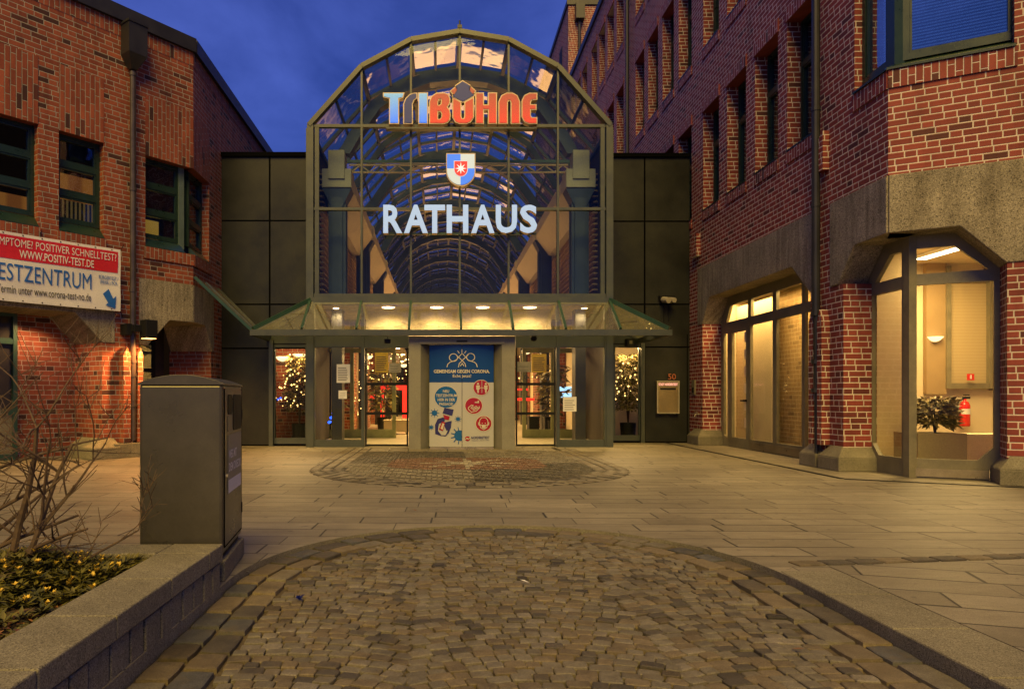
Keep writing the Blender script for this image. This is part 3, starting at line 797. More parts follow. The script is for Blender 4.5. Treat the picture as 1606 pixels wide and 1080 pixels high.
M['vinyl'] = m_plain('white_vinyl', (0.72, 0.70, 0.67, 1), 0.35, var=0.04)
M['vred'] = m_plain('red_print', (0.55, 0.02, 0.03, 1), 0.35, var=0.05)
M['vblue'] = m_plain('blue_print', (0.02, 0.12, 0.45, 1), 0.4, var=0.05)
M['vdark'] = m_plain('dark_print', (0.03, 0.03, 0.04, 1), 0.4, var=0.05)
def sheet(fn, a0, a1, b0, b1, na, nb, mat, name, parent, c=0.0):
    m = MB(); vs = [fn(a0 + (a1 - a0) * i / na, b0 + (b1 - b0) * j / nb, c) for j in range(nb + 1) for i in range(na + 1)]
    m.add(vs, [(j * (na + 1) + i, j * (na + 1) + i + 1, (j + 1) * (na + 1) + i + 1, (j + 1) * (na + 1) + i) for j in range(nb) for i in range(na)])
    return m.build(name, mat, parent, smooth=True)
sheet(ban, 0, 1, 0, 1, 70, 16, M['vinyl'], 'sheet', bn)
sheet(ban, 0.0, 0.985, 0.615, 0.955, 70, 6, M['vred'], 'red_field', bn, 0.006)
def ptx(s, box, mat, name, bold=0.0, c=0.013, par=bn, fn=ban):
    m = MB(); text_into(m, s, box[0], box[1], box[2], box[3], lambda a, b, cc: fn(a, b, cc + c), bold=bold); return m.build(name, mat, par, recalc=False)
def bx(x0, x1, yt, yb):
    """measured text extents on the banner -> sheet coordinates"""
    return x0, x1, yt, yb
ptx('SYMPTOME? POSITIVER SCHNELLTEST?', (*uspan(0, 181.5, .075), 0.80, 0.915), M['vinyl'], 'lettering', 0.0)
ptx('WWW.POSITIV-TEST.DE', (ua(30), ua(147), 0.645, 0.765), M['vinyl'], 'lettering', 0.01)
ptx('TESTZENTRUM', (*uspan(-4, 143, .10), 0.30, 0.545), M['vblue'], 'lettering', 0.0)
ptx('Termin unter www.corona-test-no.de', (*uspan(0, 142, .035), 0.115, 0.235), M['vdark'], 'lettering', 0.004)
ptx('BÜRGERTEST /', (ua(155), ua(185.5), 0.49, 0.56), M['vblue'], 'lettering', 0.01)
ptx('(REISE-) PCR', (ua(157), ua(184), 0.40, 0.47), M['vblue'], 'lettering', 0.01)
ar = MB(); q = [(ua(161), 0.255), (ua(170), 0.34), (ua(177), 0.19), (ua(181.5), 0.24), (ua(180), 0.04), (ua(165), 0.075), (ua(169), 0.12)]
ar.poly(q, lambda a, b: ban(a, b, 0.014), lambda a, b: ban(a, b, 0.011)); ar.build('arrow', M['vblue'], bn)
m = MB()
for i in range(12):
    for b in (0.018, 0.982): m.lathe((0, 0, 0), [(0, 0)], 4) if False else None
    a = 0.04 + i * 0.083
    for b in (0.022, 0.978):
        c0 = ban(a, b, 0.006); r_ = 0.010
        m.add([ban(a + 0.0036 * math.cos(t), b + 0.010 * math.sin(t), 0.006) for t in [k * math.pi / 4 for k in range(8)]], [tuple(range(8))])
m.build('eyelets', M['black'], bn)
m = MB(); m.tube([ban(1.0, 0.985), FL.P(bu1 + .10, .10, bz1 + .12)], 0.006, 6); m.tube([ban(1.0, 0.01), FL.P(bu1 + .08, .10, bz0 - .10)], 0.006, 6); m.build('cord', M['black'], bn)

# ================================================================== RIGHT BUILDING
A = Frame(6.0, 9.39, 0, 1, -1, 0)
B = Frame(6.0, 9.39, 0.878, -0.478, -0.478, -0.878)
Rb_ = thing('brick_building', 'tall red brick wing on the right with concrete lintels and lit ground floor', 'building', (6.0, 9.39, 0))
ZR = 15.6
F1 = (5.36, 7.56); F2 = (9.02, 11.3); F3 = (12.7, 14.7)
ys = [11.22, 12.45, 13.75, 15.08, 16.72, 18.0, 19.3, 20.6]
yf = [22.9, 24.2, 25.5, 26.8, 28.6, 29.9, 31.2]
holesA = []
wins = []
for y in ys:
    for z0, z1 in (F1, F2, F3): wins.append((y - 9.39, y - 9.39 + 0.9, z0, z1))
for y in yf:
    for z0, z1 in (F2, F3): wins.append((y - 9.39, y - 9.39 + 0.9, z0, z1))
bay = (-1, 0.76, 5.50, 7.75); bay2 = (-1, 0.76, 9.0, 11.3)
w = MB()
wallgrid(w, A, 0, 23.4, 4.062, ZR, wins + [bay, bay2], 0, -0.42)
uB1 = B.uz(1591, 67)[0]
wallgrid(w, B, 0, 3.2, 4.062, ZR, [(-1, uB1, 5.50, 7.75), (-1, uB1, 9.0, 11.3)], 0, -0.42)
w.build('wall', M['brick_r'], Rb_)
# higher block at the far end
w = MB(); w.box(6.0, 12, 32.8, 44, 0, 19.4); w.build('wall', M['brick_r'], Rb_)
w = MB(); w.box(5.93, 12.05, 32.73, 44, 19.4, 19.62)
w.fbox(A, -0.0, 23.4, -0.5, 0.08, ZR, ZR + .25); w.fbox(B, 0.05, 3.2, -0.5, 0.08, ZR + .003, ZR + .247)
w.build('parapet_cap', M['cap'], Rb_)
w = MB()                                              # slot windows of the far block
for y in (34.4, 36.2, 38.2):
    for z0, z1 in (F2, F3, (16.3, 18.3)): w.fbox(A, y - 9.39, y - 8.6, 0.002, 0.012, z0, z1)
w.build('window', M['black'], Rb_)
w = MB()
w.box(8.6, 8.7, 6, 33, 3.9, ZR - .3); w.box(6.4, 12, 7.5, 33, ZR - .3, ZR - .2)
w.box(6.43, 12, 8.9, 33, 7.9, 8.0); w.box(6.43, 12, 8.9, 33, 11.6, 11.7)
w.build('interior_shell', M['darkroom'], Rb_)
# ordinary windows
for (a, b, z0, z1) in wins:
    lab = (M['blind_warm'], 0.25) if z0 < 6 and a < 7 else None
    wo = window(A, a, b, z0 + .04, z1, 0.28, Rb_, rows=[z0 + (z1 - z0) * 0.66], slope_sill=False, glass='glass_win', fr=0.055, back=lab)
    P = A.P; w = MB()
    w.add([P(a, -.24, z0 + .035), P(b, -.24, z0 + .035), P(b, .03, z0 - .02), P(a, .03, z0 - .02), P(a, -.24, z0 - .0), P(b, -.24, z0 - .0), P(b, .03, z0 - .04), P(a, .03, z0 - .04)],
          [(0, 1, 2, 3), (4, 7, 6, 5), (0, 4, 5, 1), (1, 5, 6, 2), (2, 6, 7, 3), (3, 7, 4, 0)])
    w.build('sill', M['green'], wo)
    w = MB(); w.fbox(A, a - .04, b + .04, -.03, .028, z1 + .002, z1 + .24); w.build('brick_window_head', M['brick_rv'], Rb_)
    w = MB(); w.fbox(A, a - .02, b + .02, -.03, .022, z0 - .25, z0 - .045); w.build('brick_sill', M['brick_rv'], Rb_)
for F_, ue in ((A, .8), (B, uB1 + .03)):
    for z in (7.752, 11.302, 5.22): w = MB(); w.fbox(F_, 0.002, ue, -.03, .022, z, z + .236); w.build('brick_sill' if z < 6 else 'brick_window_head', M['brick_rv'], Rb_)
# bay window on the corner, first and second floor
for z0, z1 in ((5.55, 7.75), (9.05, 11.3)):
    bw = MB(); bw.fbox(A, 0.06, 0.02 + .0, 0, 0, 0, 0) if False else None
    rr = 0.16; Ao = A.off(-rr); cu = 0.5445 * rr       # mitre of the two recessed planes
    O2 = (6.0 + rr, 9.39 + cu)
    A2 = Frame(O2[0], O2[1], 0, 1, -1, 0); B2 = Frame(O2[0], O2[1], 0.878, -0.478, -0.478, -0.878)
    window(A2, 0.06, 0.76 - cu, z0 + .05, z1, 0.0, Rb_, rows=1, slope_sill=False, glass='glass_sky', fr=0.07, back=(M['blind_sky_glow'], 0.3, z0, z0 + 9))
    window(B2, 0.06, uB1 - 0.02, z0 + .05, z1, 0.0, Rb_, rows=1, slope_sill=False, glass='glass_sky', fr=0.09, back=(M['blind_sky_glow'], 0.08))
    m = MB(); m.box(O2[0] - .07, O2[0] + .07, O2[1] - .08, O2[1] + .07, z0, z1); m.build('corner_post', M['green'], Rb_)
    m = MB(); P = A.P; Pb = B.P
    m.add([A2.P(0, 0, z0 + .05), A2.P(.7, 0, z0 + .05), P(.76, .045, z0 - .06), P(0.0, .045, z0 - .06), A2.P(0, 0, z0 - .02), A2.P(.7, 0, z0 - .02), P(.76, .045, z0 - .09), P(0.0, .045, z0 - .09)],
          [(0, 1, 2, 3), (4, 7, 6, 5), (1, 5, 6, 2), (2, 6, 7, 3)])
    m.add([B2.P(0, 0, z0 + .05), B2.P(uB1, 0, z0 + .05), Pb(uB1, .045, z0 - .06), Pb(-.02, .045, z0 - .06), B2.P(0, 0, z0 - .02), B2.P(uB1, 0, z0 - .02), Pb(uB1, .045, z0 - .09), Pb(-.02, .045, z0 - .09)],
          [(0, 1, 2, 3), (4, 7, 6, 5), (1, 5, 6, 2), (2, 6, 7, 3)])
    m.build('sill', M['green'], Rb_)
# concrete lintels: street front, bay side, bay front
y0, y1 = 11.15 - 9.39, 16.3 - 9.39
w = MB(); w.fpoly(A, [(y0, 2.78), (y0 + .19, 2.78), (y0 + .79, 3.31), (15.6 - 9.39, 3.31), (16.0 - 9.39, 2.76), (y1, 2.76), (y1, 4.06), (y0, 4.06)], 0.02, -0.42)
w.build('lintel', M['conc'], Rb_, bevel=0.012)
ya = 10.77 - 9.39
uh0 = A.uz(1316, 447)[0]; uh1 = A.uz(1342, 382)[0]
w = MB(); w.fpoly(A, [(0.006, 3.29), (uh1, 3.29), (uh0, 2.785), (ya, 2.785), (ya, 4.06), (0.006, 4.06)], 0.02, -0.42)
w.build('lintel', M['conc'], Rb_, bevel=0.012)
ub0 = B.uz(1506, 354)[0]; ub1 = B.uz(1578, 412)[0]
w = MB(); w.fpoly(B, [(0.006, 3.29), (ub0, 3.29), (ub1, 2.78), (3.2, 2.78), (3.2, 4.06), (0.006, 4.06)], 0.02, -0.42)
w.build('lintel', M['conc'], Rb_, bevel=0.012)
# brick piers
jn = uh0 - 0.02
w = MB()
w.fbox(A, 16.02 - 9.39, 17.2 - 9.39, -0.5, 0, 0, 2.757); w.fbox(A, y1 + .002, 17.2 - 9.39, -0.5, 0.0, 2.757, 4.06)
w.build('pier', M['brick_r'], Rb_)
w = MB()
w.fbox(A, 1.04, 1.96, -0.5, 0, 0, 2.778); w.fbox(A, ya + .002, y0 - .002, -0.5, 0, 2.778, 4.06)
w.build('pier', M['brick_r'], Rb_)
w = MB(); w.fbox(B, ub1 + .01, 3.2, -0.5, 0.0, 0, 2.778); w.build('pier', M['brick_r'], Rb_)
w = MB()                                              # pilasters with slanted heads by the pipe
for a, b in ((1.40, 1.53), (1.66, 1.78)):
    w = MB(); w.fpoly(A, [(a, 0.36), (b, 0.36), (b, 2.25), ((a + b) / 2, 2.45), (a, 2.25)], 0.13, 0.002); w.build('brick_pilaster', M['brick_r'], Rb_)
w = MB(); w.fpoly(A, [(1.42, 4.60), (1.62, 4.60), (1.62, 5.05), (1.42, 5.2)], 0.10, 0.002); w.build('brick_corbel', M['brick_r'], Rb_); w = MB()
w.fpoly(A, [(15.9 - 9.39 + .25, 4.35), (15.9 - 9.39 + .55, 4.35), (15.9 - 9.39 + .55, 4.72), (15.9 - 9.39 + .25, 4.86)], 0.10, 0.002)
w.build('brick_corbel', M['brick_r'], Rb_)
def plinth(F, a, b, h=0.34, pr=0.14, dep=-0.45):
    m = MB(); P = F.P
    m.hexa([P(a - pr, dep, 0), P(a - pr, pr, 0), P(b + pr, pr, 0), P(b + pr, dep, 0), P(a - pr, dep, h * .55), P(a - pr, pr, h * .55), P(b + pr, pr, h * .55), P(b + pr, dep, h * .55)])
    m.hexa([P(a - pr, dep, h * .55), P(a - pr, pr, h * .55), P(b + pr, pr, h * .55), P(b + pr, dep, h * .55), P(a - .01, dep, h), P(a - .01, .012, h), P(b + .01, .012, h), P(b + .01, dep, h)])
    m.build('plinth', M['gran'], Rb_, bevel=0.012)
plinth(A, 16.05 - 9.39, 16.5 - 9.39, 0.36)
plinth(A, 1.06, 1.36, 0.36); plinth(A, 1.70, 1.92, 0.36)
plinth(B, ub1 + .05, 3.0, 0.36)
# downpipe
dp = MB(); yp = 11.02 - 9.39
dp.tube([A.P(yp - .03, 0.10, z) for z in (0.05, 1.2)], 0.03, 10)
dp.tube([A.P(yp - .03, 0.10, z) for z in (1.2, 2.4)], 0.045, 10)
dp.tube([A.P(yp - .03, 0.11, z) for z in (2.4, 5, 8, 12, 15.6)], 0.062, 12)
for z in (1.2, 1.65, 2.4, 4.1, 5.6, 7.4): dp.tube([A.P(yp - .03, 0.11, z - .03), A.P(yp - .03, 0.11, z + .03)], 0.072, 12)
dp.build('downpipe', M['cap'], Rb_)
dp = MB(); dp.tube([A.P(22.1 - 9.39, 0.1, z) for z in (6, 12, 15.6)], 0.06, 8); dp.build('downpipe', M['cap'], Rb_)
dp = MB(); dp.tube([(6.5, 32.65, z) for z in (14, 19)], 0.07, 8); dp.box(6.3, 6.7, 32.4, 32.79, 18.6, 19.35); dp.build('downpipe', M['cap'], Rb_)

# ---- ground-floor glazing, street front
r_ = 0.45
SF = Frame(6.0 + r_, 9.39 + .5445 * r_, 0, 1, -1, 0); o_ = SF.o[1]
def Yx(x): return (6.0 + r_) * 1100 / (x - 690) - o_
fa, fb = Yx(1133), 11.75 - o_
w = MB()
zt = 3.325
w.fpoly(SF, [(fa, 0), (fb, 0), (fb, zt), (Yx(1144), zt), (fa, 2.78)], -0.03, 0.03,
        holes=[[(Yx(1143), .18), (Yx(1137), .25), (Yx(1137), 2.52), (Yx(1143), 2.52)][::-1],
               [(Yx(1172), .22), (Yx(1150), .22), (Yx(1150), 2.50), (Yx(1172), 2.50)],
               [(Yx(1214), .22), (Yx(1179), .22), (Yx(1179), 2.58), (Yx(1214), 2.58)],
               [(Yx(1260), .22), (Yx(1220), .22), (Yx(1220), 2.58), (Yx(1260), 2.58)],
               [(fb + .05, .22), (Yx(1265), .22), (Yx(1265), 2.58), (fb + .05, 2.58)],
               [(Yx(1175), 2.76), (Yx(1141), 2.76), (Yx(1148), 3.12), (Yx(1175), 3.12)],
               [(Yx(1214), 2.76), (Yx(1180), 2.76), (Yx(1180), 3.12), (Yx(1214), 3.12)],
               [(Yx(1260), 2.76), (Yx(1220), 2.76), (Yx(1220), 3.12), (Yx(1260), 3.12)],
               [(fb + .05, 2.76), (Yx(1265), 2.76), (Yx(1265), 3.12), (fb + .05, 3.12)]])
shop = w.build('shop_window', M['greyfr'], Rb_)
w = MB(); w.fbox(SF, fb + .02, fa - .02, -0.01, -0.002, .1, zt - .05); w.build('pane', M['glass'], shop)
w = MB(); w.fbox(SF, fb, Yx(1179), 0.032, 0.045, 0.02, 0.17); w.build('kick_plate', m_plain('brass_plate', (0.24, 0.20, 0.13, 1), 0.3, 0.6), shop)
w = MB(); u_ = Yx(1173); w.fbox(SF, u_ - .02, u_ + .02, .03, .10, 1.0, 1.04); w.fbox(SF, u_ - .0, u_ + .14, .085, .105, 1.005, 1.035); w.build('door_handle', M['black'], shop)
w = MB()
for k in range(6): w.fbox(SF, Yx(1172.5), Yx(1170.0), .031, .036, .45 + k * .36, .66 + k * .36)
w.build('hazard_strip', M['cream'], shop)
# room behind it: pale screens and a brick partition
w = MB()
w.box(7.55, 7.60, 11.35, 17.0, 0, 3.4); w.box(6.5, 7.6, 11.28, 11.33, 0, 3.6); w.box(6.46, 7.55, 16.55, 16.6, 0, 3.4); w.box(6.48, 7.55, 11.35, 17, 3.4, 3.45)
w.build('room_wall', M['cream'], Rb_)
w = MB(); w.box(6.98, 7.02, 14.75, 16.5, 0.02, 3.2); w.build('screen', M['cream'], Rb_)
w = MB(); w.box(7.36, 7.50, 13.3, 15.4, 0.01, 3.3); w.build('partition', m_brick('pale_lit_brick', [(0.25, 0.17, 0.08, 1), (0.36, 0.25, 0.12, 1), (0.40, 0.28, 0.13, 1), (0.43, 0.31, 0.15, 1)], (0.5, 0.40, 0.23, 1), dark=0.02), Rb_)
w = MB(); w.box(6.6, 6.62, 12.45, 12.8, 1.25, 1.65); w.build('notice', M['white'], shop)
light('AREA', (6.75, 14.6, 3.3), 190, (1.0, 0.62, 0.22), 0.3, sizey=4.0, rot=(0, 0, 0), parent=Rb_)

# ---- bay glazing
BA = SF; BB = Frame(SF.o[0], SF.o[1], 0.878, -0.478, -0.478, -0.878)
def conv(F, L): return [F.uz(x, y) for x, y in L]
def flat(L, groups):
    for idx, z in groups:
        for i in idx: L[i] = (L[i][0], z)
    return L
ba_out = flat(conv(BA, [(1366, 455), (1394, 388), (1424, 375), (1424, 745), (1376, 737), (1366, 700)]), [((2, 1), 3.305), ((3, 4), 0.0), ((0,), 2.79), ((5,), .33)])
ba_out = [(u + (.07 if i_ in (0, 1, 4, 5) else 0), z) for i_, (u, z) in enumerate(ba_out)]
ba_out[2] = (0.0, 3.305); ba_out[3] = (0.0, 0.0)
g1 = flat(conv(BA, [(1374.5, 446), (1399, 394), (1417.5, 390), (1417.5, 435)]), [((1, 2), 3.12), ((0, 3), 2.77)])
g2 = flat(conv(BA, [(1371, 460), (1417.5, 448), (1417.5, 716), (1381, 712), (1371, 693)]), [((0, 1), 2.60), ((2, 3), 0.25), ((4,), 0.42)])
w = MB(); w.fpoly(BA, ba_out, -0.035, 0.03, holes=[g1, g2]); bay_o = w.build('shop_window', M['greyfr'], Rb_)
w = MB(); w.fbox(BA, 0.02, ba_out[0][0] - .02, -0.012, -0.004, .1, 3.15); w.build('pane', M['glass'], bay_o)
bb_out = flat(conv(BB, [(1424, 375), (1500, 370), (1571, 422), (1571, 712), (1551, 733), (1551, 747), (1424, 745)]), [((0, 1), 3.305), ((5, 6), 0.0), ((4,), .14), ((3,), .33), ((2,), 2.84)])
bb_out[0] = (0.0, 3.305); bb_out[-1] = (0.0, 0.0)
g1 = flat(conv(BB, [(1436, 386), (1497, 381), (1550, 423), (1436, 432)]), [((0, 1), 3.12), ((2, 3), 2.77)])
g2 = flat(conv(BB, [(1436, 445), (1558, 437), (1558, 700), (1533, 720), (1436, 718)]), [((0, 1), 2.62), ((3, 4), 0.26), ((2,), 0.44)])
w = MB(); w.fpoly(BB, bb_out, -0.035, 0.03, holes=[g1, g2]); bay_p = w.build('shop_window', M['greyfr'], Rb_)
w = MB(); w.fbox(BB, 0.02, bb_out[2][0] - .03, -0.012, -0.004, .1, 3.15); w.build('pane', M['glass'], bay_p)
w = MB(); w.box(SF.o[0] - .055, SF.o[0] + .05, SF.o[1] - .075, SF.o[1] + .05, 0, 3.30); w.build('corner_post', M['greyfr'], Rb_)
w = MB(); w.fbox(BB, 0.06, bb_out[5][0] - .01, 0.032, 0.05, 0.02, 0.13); w.build('kick_plate', m_plain('brass_sill', (0.36, 0.30, 0.18, 1), 0.3, 0.6), bay_p)
# room behind the bay
w = MB()
w.box(7.62, 14, 13.0, 13.05, 0, 3.6); w.box(11.6, 11.65, 6.5, 13, 0, 3.6)
w.add([(6.46, 9.75, 3.56), (8.4, 8.4, 3.56), (12, 8.4, 3.56), (12, 13, 3.56), (6.46, 13, 3.56)], [(0, 1, 2, 3, 4)])
w.build('room_wall', M['cream'], Rb_)
w = MB(); w.add([(6.46, 9.8, 0.02), (8.3, 8.75, 0.02), (12, 8.75, 0.02), (12, 13, 0.02), (6.46, 13, 0.02)], [(0, 1, 2, 3, 4)]); w.build('room_floor', M['creamfl'], Rb_)
w = MB(); w.box(8.95, 9.32, 12.9, 12.99, 1.15, 3.56); w.box(7.7, 8.55, 12.93, 12.99, 0.02, 3.56); w.build('wood_panel', m_plain('tan_panel', (0.30, 0.21, 0.10, 1), 0.6, var=0.08), Rb_)
# inner window frames on the back wall
w = MB()
w.box(9.30, 9.38, 12.86, 12.99, 1.25, 3.5); w.box(10.08, 10.16, 12.86, 12.99, 1.25, 3.5); w.box(9.38, 10.08, 12.87, 12.98, 1.25, 1.35); w.box(9.38, 10.08, 12.87, 12.98, 3.2, 3.3)
w.box(10.16, 11.6, 12.87, 12.98, 1.22, 1.32)
w.build('inner_frame', M['greyfr'], Rb_)
w = MB(); w.box(9.38, 10.08, 12.94, 12.96, 1.35, 3.2); w.build('inner_blind', m_curtain('wide_blind', (0.40, 0.31, 0.16, 1), (0.43, 0.34, 0.18, 1), 110, 0, True), Rb_)
# built-in bench planter
w = MB(); w.box(7.05, 7.78, 10.35, 10.9, 0.02, 0.56); w.build('room_planter', m_plain('grey_laminate', (0.26, 0.22, 0.15, 1), 0.5, var=0.05), Rb_)
w = MB(); w.box(7.785, 8.7, 10.45, 10.9, 0.02, 0.54); w.build('room_bench', M['cream'], Rb_)
light('AREA', (8.4, 11.3, 3.45), 250, (1.0, 0.66, 0.26), 1.0, sizey=1.6, rot=(0, 0, 0), parent=Rb_)

cl = thing('ceiling_lamp', 'long bright strip lamp on the ceiling behind the corner bay window', 'lamp', (8.35, 11.7, 3.5))
m = MB(); m.box(8.24, 8.46, 11.2, 12.2, 3.49, 3.55); m.build('lamp_tray', M['white'], cl)
m = MB(); m.box(8.27, 8.43, 11.23, 12.17, 3.475, 3.489); m.build('tube', m_emit('tube_light', (1, 0.86, 0.62), 7), cl)
# fire extinguisher
fx, fz, fy = (1511 - 690) * 12.85 / 1100, 1.1 + (622 - 668) * 12.85 / 1100, 12.82
fe = thing('fire_extinguisher', 'red fire extinguisher hanging on the pale wall behind the bay window', 'fire extinguisher', (fx, fy, fz))
M['redp'] = m_plain('red_lacquer', (0.55, 0.02, 0.012, 1), 0.25, var=0.05)
m = MB(); m.lathe((fx, fy, fz), [(0.0, 0), (0.075, 0.0), (0.085, 0.02), (0.085, 0.38), (0.06, 0.44), (0.025, 0.46), (0.025, 0.50), (0, 0.5)], 18); m.build('cylinder', M['redp'], fe, smooth=True)
m = MB(); m.box(fx - .03, fx + .09, fy - .02, fy + .02, fz + .50, fz + .54); m.box(fx - .02, fx + .08, fy - .015, fy + .015, fz + .56, fz + .58); m.build('handle', M['black'], fe)
m = MB(); m.tube([(fx - .03, fy, fz + .5), (fx - .12, fy, fz + .45), (fx - .13, fy, fz + .2), (fx - .10, fy, fz + .1)], 0.012, 6); m.build('hose', M['black'], fe)
m = MB(); m.lathe((fx, fy, fz), [(0.0865, .22), (0.0865, .32)], 12, arc=(R(200), R(330))); m.build('sticker', M['white'], fe)
sg = (1517 - 690) * 12.8 / 1100
sgo = MB(); sgo.box(sg + .0, sg + .13, 12.80, 12.812, 1.1 + (622 - 596) * .01165, 1.1 + (622 - 586) * .01165, 0)
sgo.box(sg + .05, sg + .075, 12.79, 12.80, 1.1 + (622 - 594) * .01165, 1.1 + (622 - 588) * .01165, 1)
o = sgo.build('safety_sign', [M['redp'], M['white']]); tag(o, 'small red square sign on the window sill above the extinguisher', 'sign')
# lit wall bowls
M['em_bowl'] = m_emit('alabaster_light', (1.0, 0.80, 0.46), 1.7)
def bowl(x, y, Y, label, s=1.0, grp=None):
    X = (x - 690) * Y / 1100; Z = 1.1 + (622 - y) * Y / 1100
    t = thing('wall_lamp', label, 'lamp', (X, Y, Z), grp)
    m = MB(); m.lathe((X, Y, Z), [(0.02 * s, -.09 * s), (0.12 * s, -.05 * s), (0.20 * s, 0.03 * s), (0.21 * s, 0.05 * s)], 14, arc=(math.pi, 2 * math.pi)); m.build('bowl', M['em_bowl'], t, smooth=True)
    m = MB(); m.box(X - .03 * s, X + .03 * s, Y - .02, Y + .02, Z - .12 * s, Z - .085 * s); m.build('bracket', M['greyfr'], t)
    return t
bowl(1466, 531, 12.88, 'shallow glowing bowl lamp on the tan panel behind the bay window', .66)
# ================================================================== GLASS ENTRANCE HALL
YF = 15.4
def fx_(x): return (x - 690) * YF / 1100
def fz_(y): return 1.1 + (622 - y) * YF / 1100
CXH = 0.434
H = thing('glass_entrance_hall', 'tall glazed arcade entrance with polygonal arched front between dark panels', 'entrance hall', (CXH, YF, 0))
prof = [(-3.30, 7.08), (-2.15, 8.37), (-1.07, 8.95), (0, 9.13), (1.07, 8.95), (2.15, 8.37), (3.30, 7.08)]
prof = [(CXH + a, z) for a, z in prof]
vx = [CXH + a for a in (-3.27, -2.15, -1.07, 0, 1.07, 2.15, 3.27)]
# outer frame: jambs, arch band, transoms, mullions
m = MB()
for i in range(6):
    a, b = prof[i], prof[i + 1]
    m.bar((a[0], YF - .02, a[1] - .05), (b[0], YF - .02, b[1] - .05), 0.17, 0.10, up=(0, 0, 1))
for sx in (-1, 1):
    x = CXH + sx * 3.27
    m.box(x - .07, x + .07, YF - .09, YF + .09, 0, 7.04)
    m.box(x + sx * .075 - .035, x + sx * .075 + .035 , YF + .02, YF + .34, 0, 7.0)
    m.box(x - sx * .14 - .045, x - sx * .14 + .045, YF - .04, YF + .04, 3.33, 7.02)
m.build('arch_frame', M['olive'], H)
zz = {1: 8.30, 2: 8.88, 3: 9.05, 4: 8.88, 5: 8.30}
for i in range(1, 6):
    m = MB(); x = vx[i]; m.box(x - .022, x + .022, YF - .05, YF + .06, 3.36, zz[i]); m.build('mullion', M['olive'], H)
for y, h in ((197, .05), (327, .045), (462, .06)):
    m = MB(); z = fz_(y); m.box(vx[0] + .07, vx[6] - .07, YF - .045, YF + .055, z - h, z + h * .3); m.build('transom', M['olive'], H)
m = MB(); m.box(vx[0] + .07, vx[6] - .07, YF - .12, YF + .10, 3.12, 3.262); m.box(vx[0] + .07, vx[6] - .07, YF - .06, YF - .02, 3.262, 3.30); m.build('sill_beam', M['olive'], H)
m = MB(); pp = [(vx[0], 3.3)] + [(p[0], p[1] - .08) for p in prof] + [(vx[6], 3.3)]
m.poly(pp, lambda a, b: (a, YF + .004, b), lambda a, b: (a, YF + .010, b)); m.build('front_glazing', M['glass_up'], H)
m = MB(); m.tube([(CXH, YF, 9.13), (CXH, YF, 9.35)], 0.02, 6); m.box(CXH - .05, CXH + .05, YF - .05, YF + .05, 9.17, 9.24); m.build('roof_lamp_mount', M['cap'], H)
# vault behind: glass sheets, purlins, steel ribs
YE = 58.0
m = MB()
for i in range(6):
    a, b = prof[i], prof[i + 1]
    y = YF + .1
    while y < YE:
        y1 = y + 1.40
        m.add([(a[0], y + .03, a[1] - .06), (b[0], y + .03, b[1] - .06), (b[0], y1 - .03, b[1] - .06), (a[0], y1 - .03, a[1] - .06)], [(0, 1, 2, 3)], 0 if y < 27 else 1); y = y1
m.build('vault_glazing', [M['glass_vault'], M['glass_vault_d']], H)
m = MB()
for p in prof: m.bar((p[0], YF + .1, p[1] - .10), (p[0], YE, p[1] - .10), 0.09, 0.10)
for i in range(6):
    a, b = prof[i], prof[i + 1]; q = ((a[0] + b[0]) / 2, (a[1] + b[1]) / 2)
    m.bar((q[0], YF + .1, q[1] - .09), (q[0], YE, q[1] - .09), 0.05, 0.06)
m.build('purlins', M['blue_st'], H)
m = MB(); y = YF + 1.5
while y < YE:
    for i in range(6):
        a, b = prof[i], prof[i + 1]
        m.bar((a[0], y, a[1] - .10), (b[0], y, b[1] - .10), 0.07, 0.10, up=(0, 1, 0))
    y += 0.93
m.build('rafters', M['blue_st'], H)
ribp = [(-2.80, 6.75), (-2.55, 7.2), (-2.03, 7.95), (-1.45, 8.35), (-0.75, 8.62), (0, 8.70), (0.75, 8.62), (1.45, 8.35), (2.03, 7.95), (2.55, 7.2), (2.80, 6.75)]
KY = [16.25 + 5.4 * k for k in range(8)]
for k, y in enumerate(KY + [16.25 + 5.4 * k + 2.7 for k in range(7)]):
    m = MB(); w_ = 0.30 if k < 8 else 0.16
    inn = [(a * .90, 6.6 + (z - 6.6) * .875) for a, z in ribp] if k < 8 else [(a * .94, 6.6 + (z - 6.6) * .93) for a, z in ribp]
    out_ = [(CXH + a, z) for a, z in ribp]; inn = [(CXH + a, z) for a, z in inn]
    m.poly(out_ + inn[::-1], lambda a, b: (a, y, b), lambda a, b: (a, y + w_, b))
    m.build('arch_rib', M['blue_st'], H)
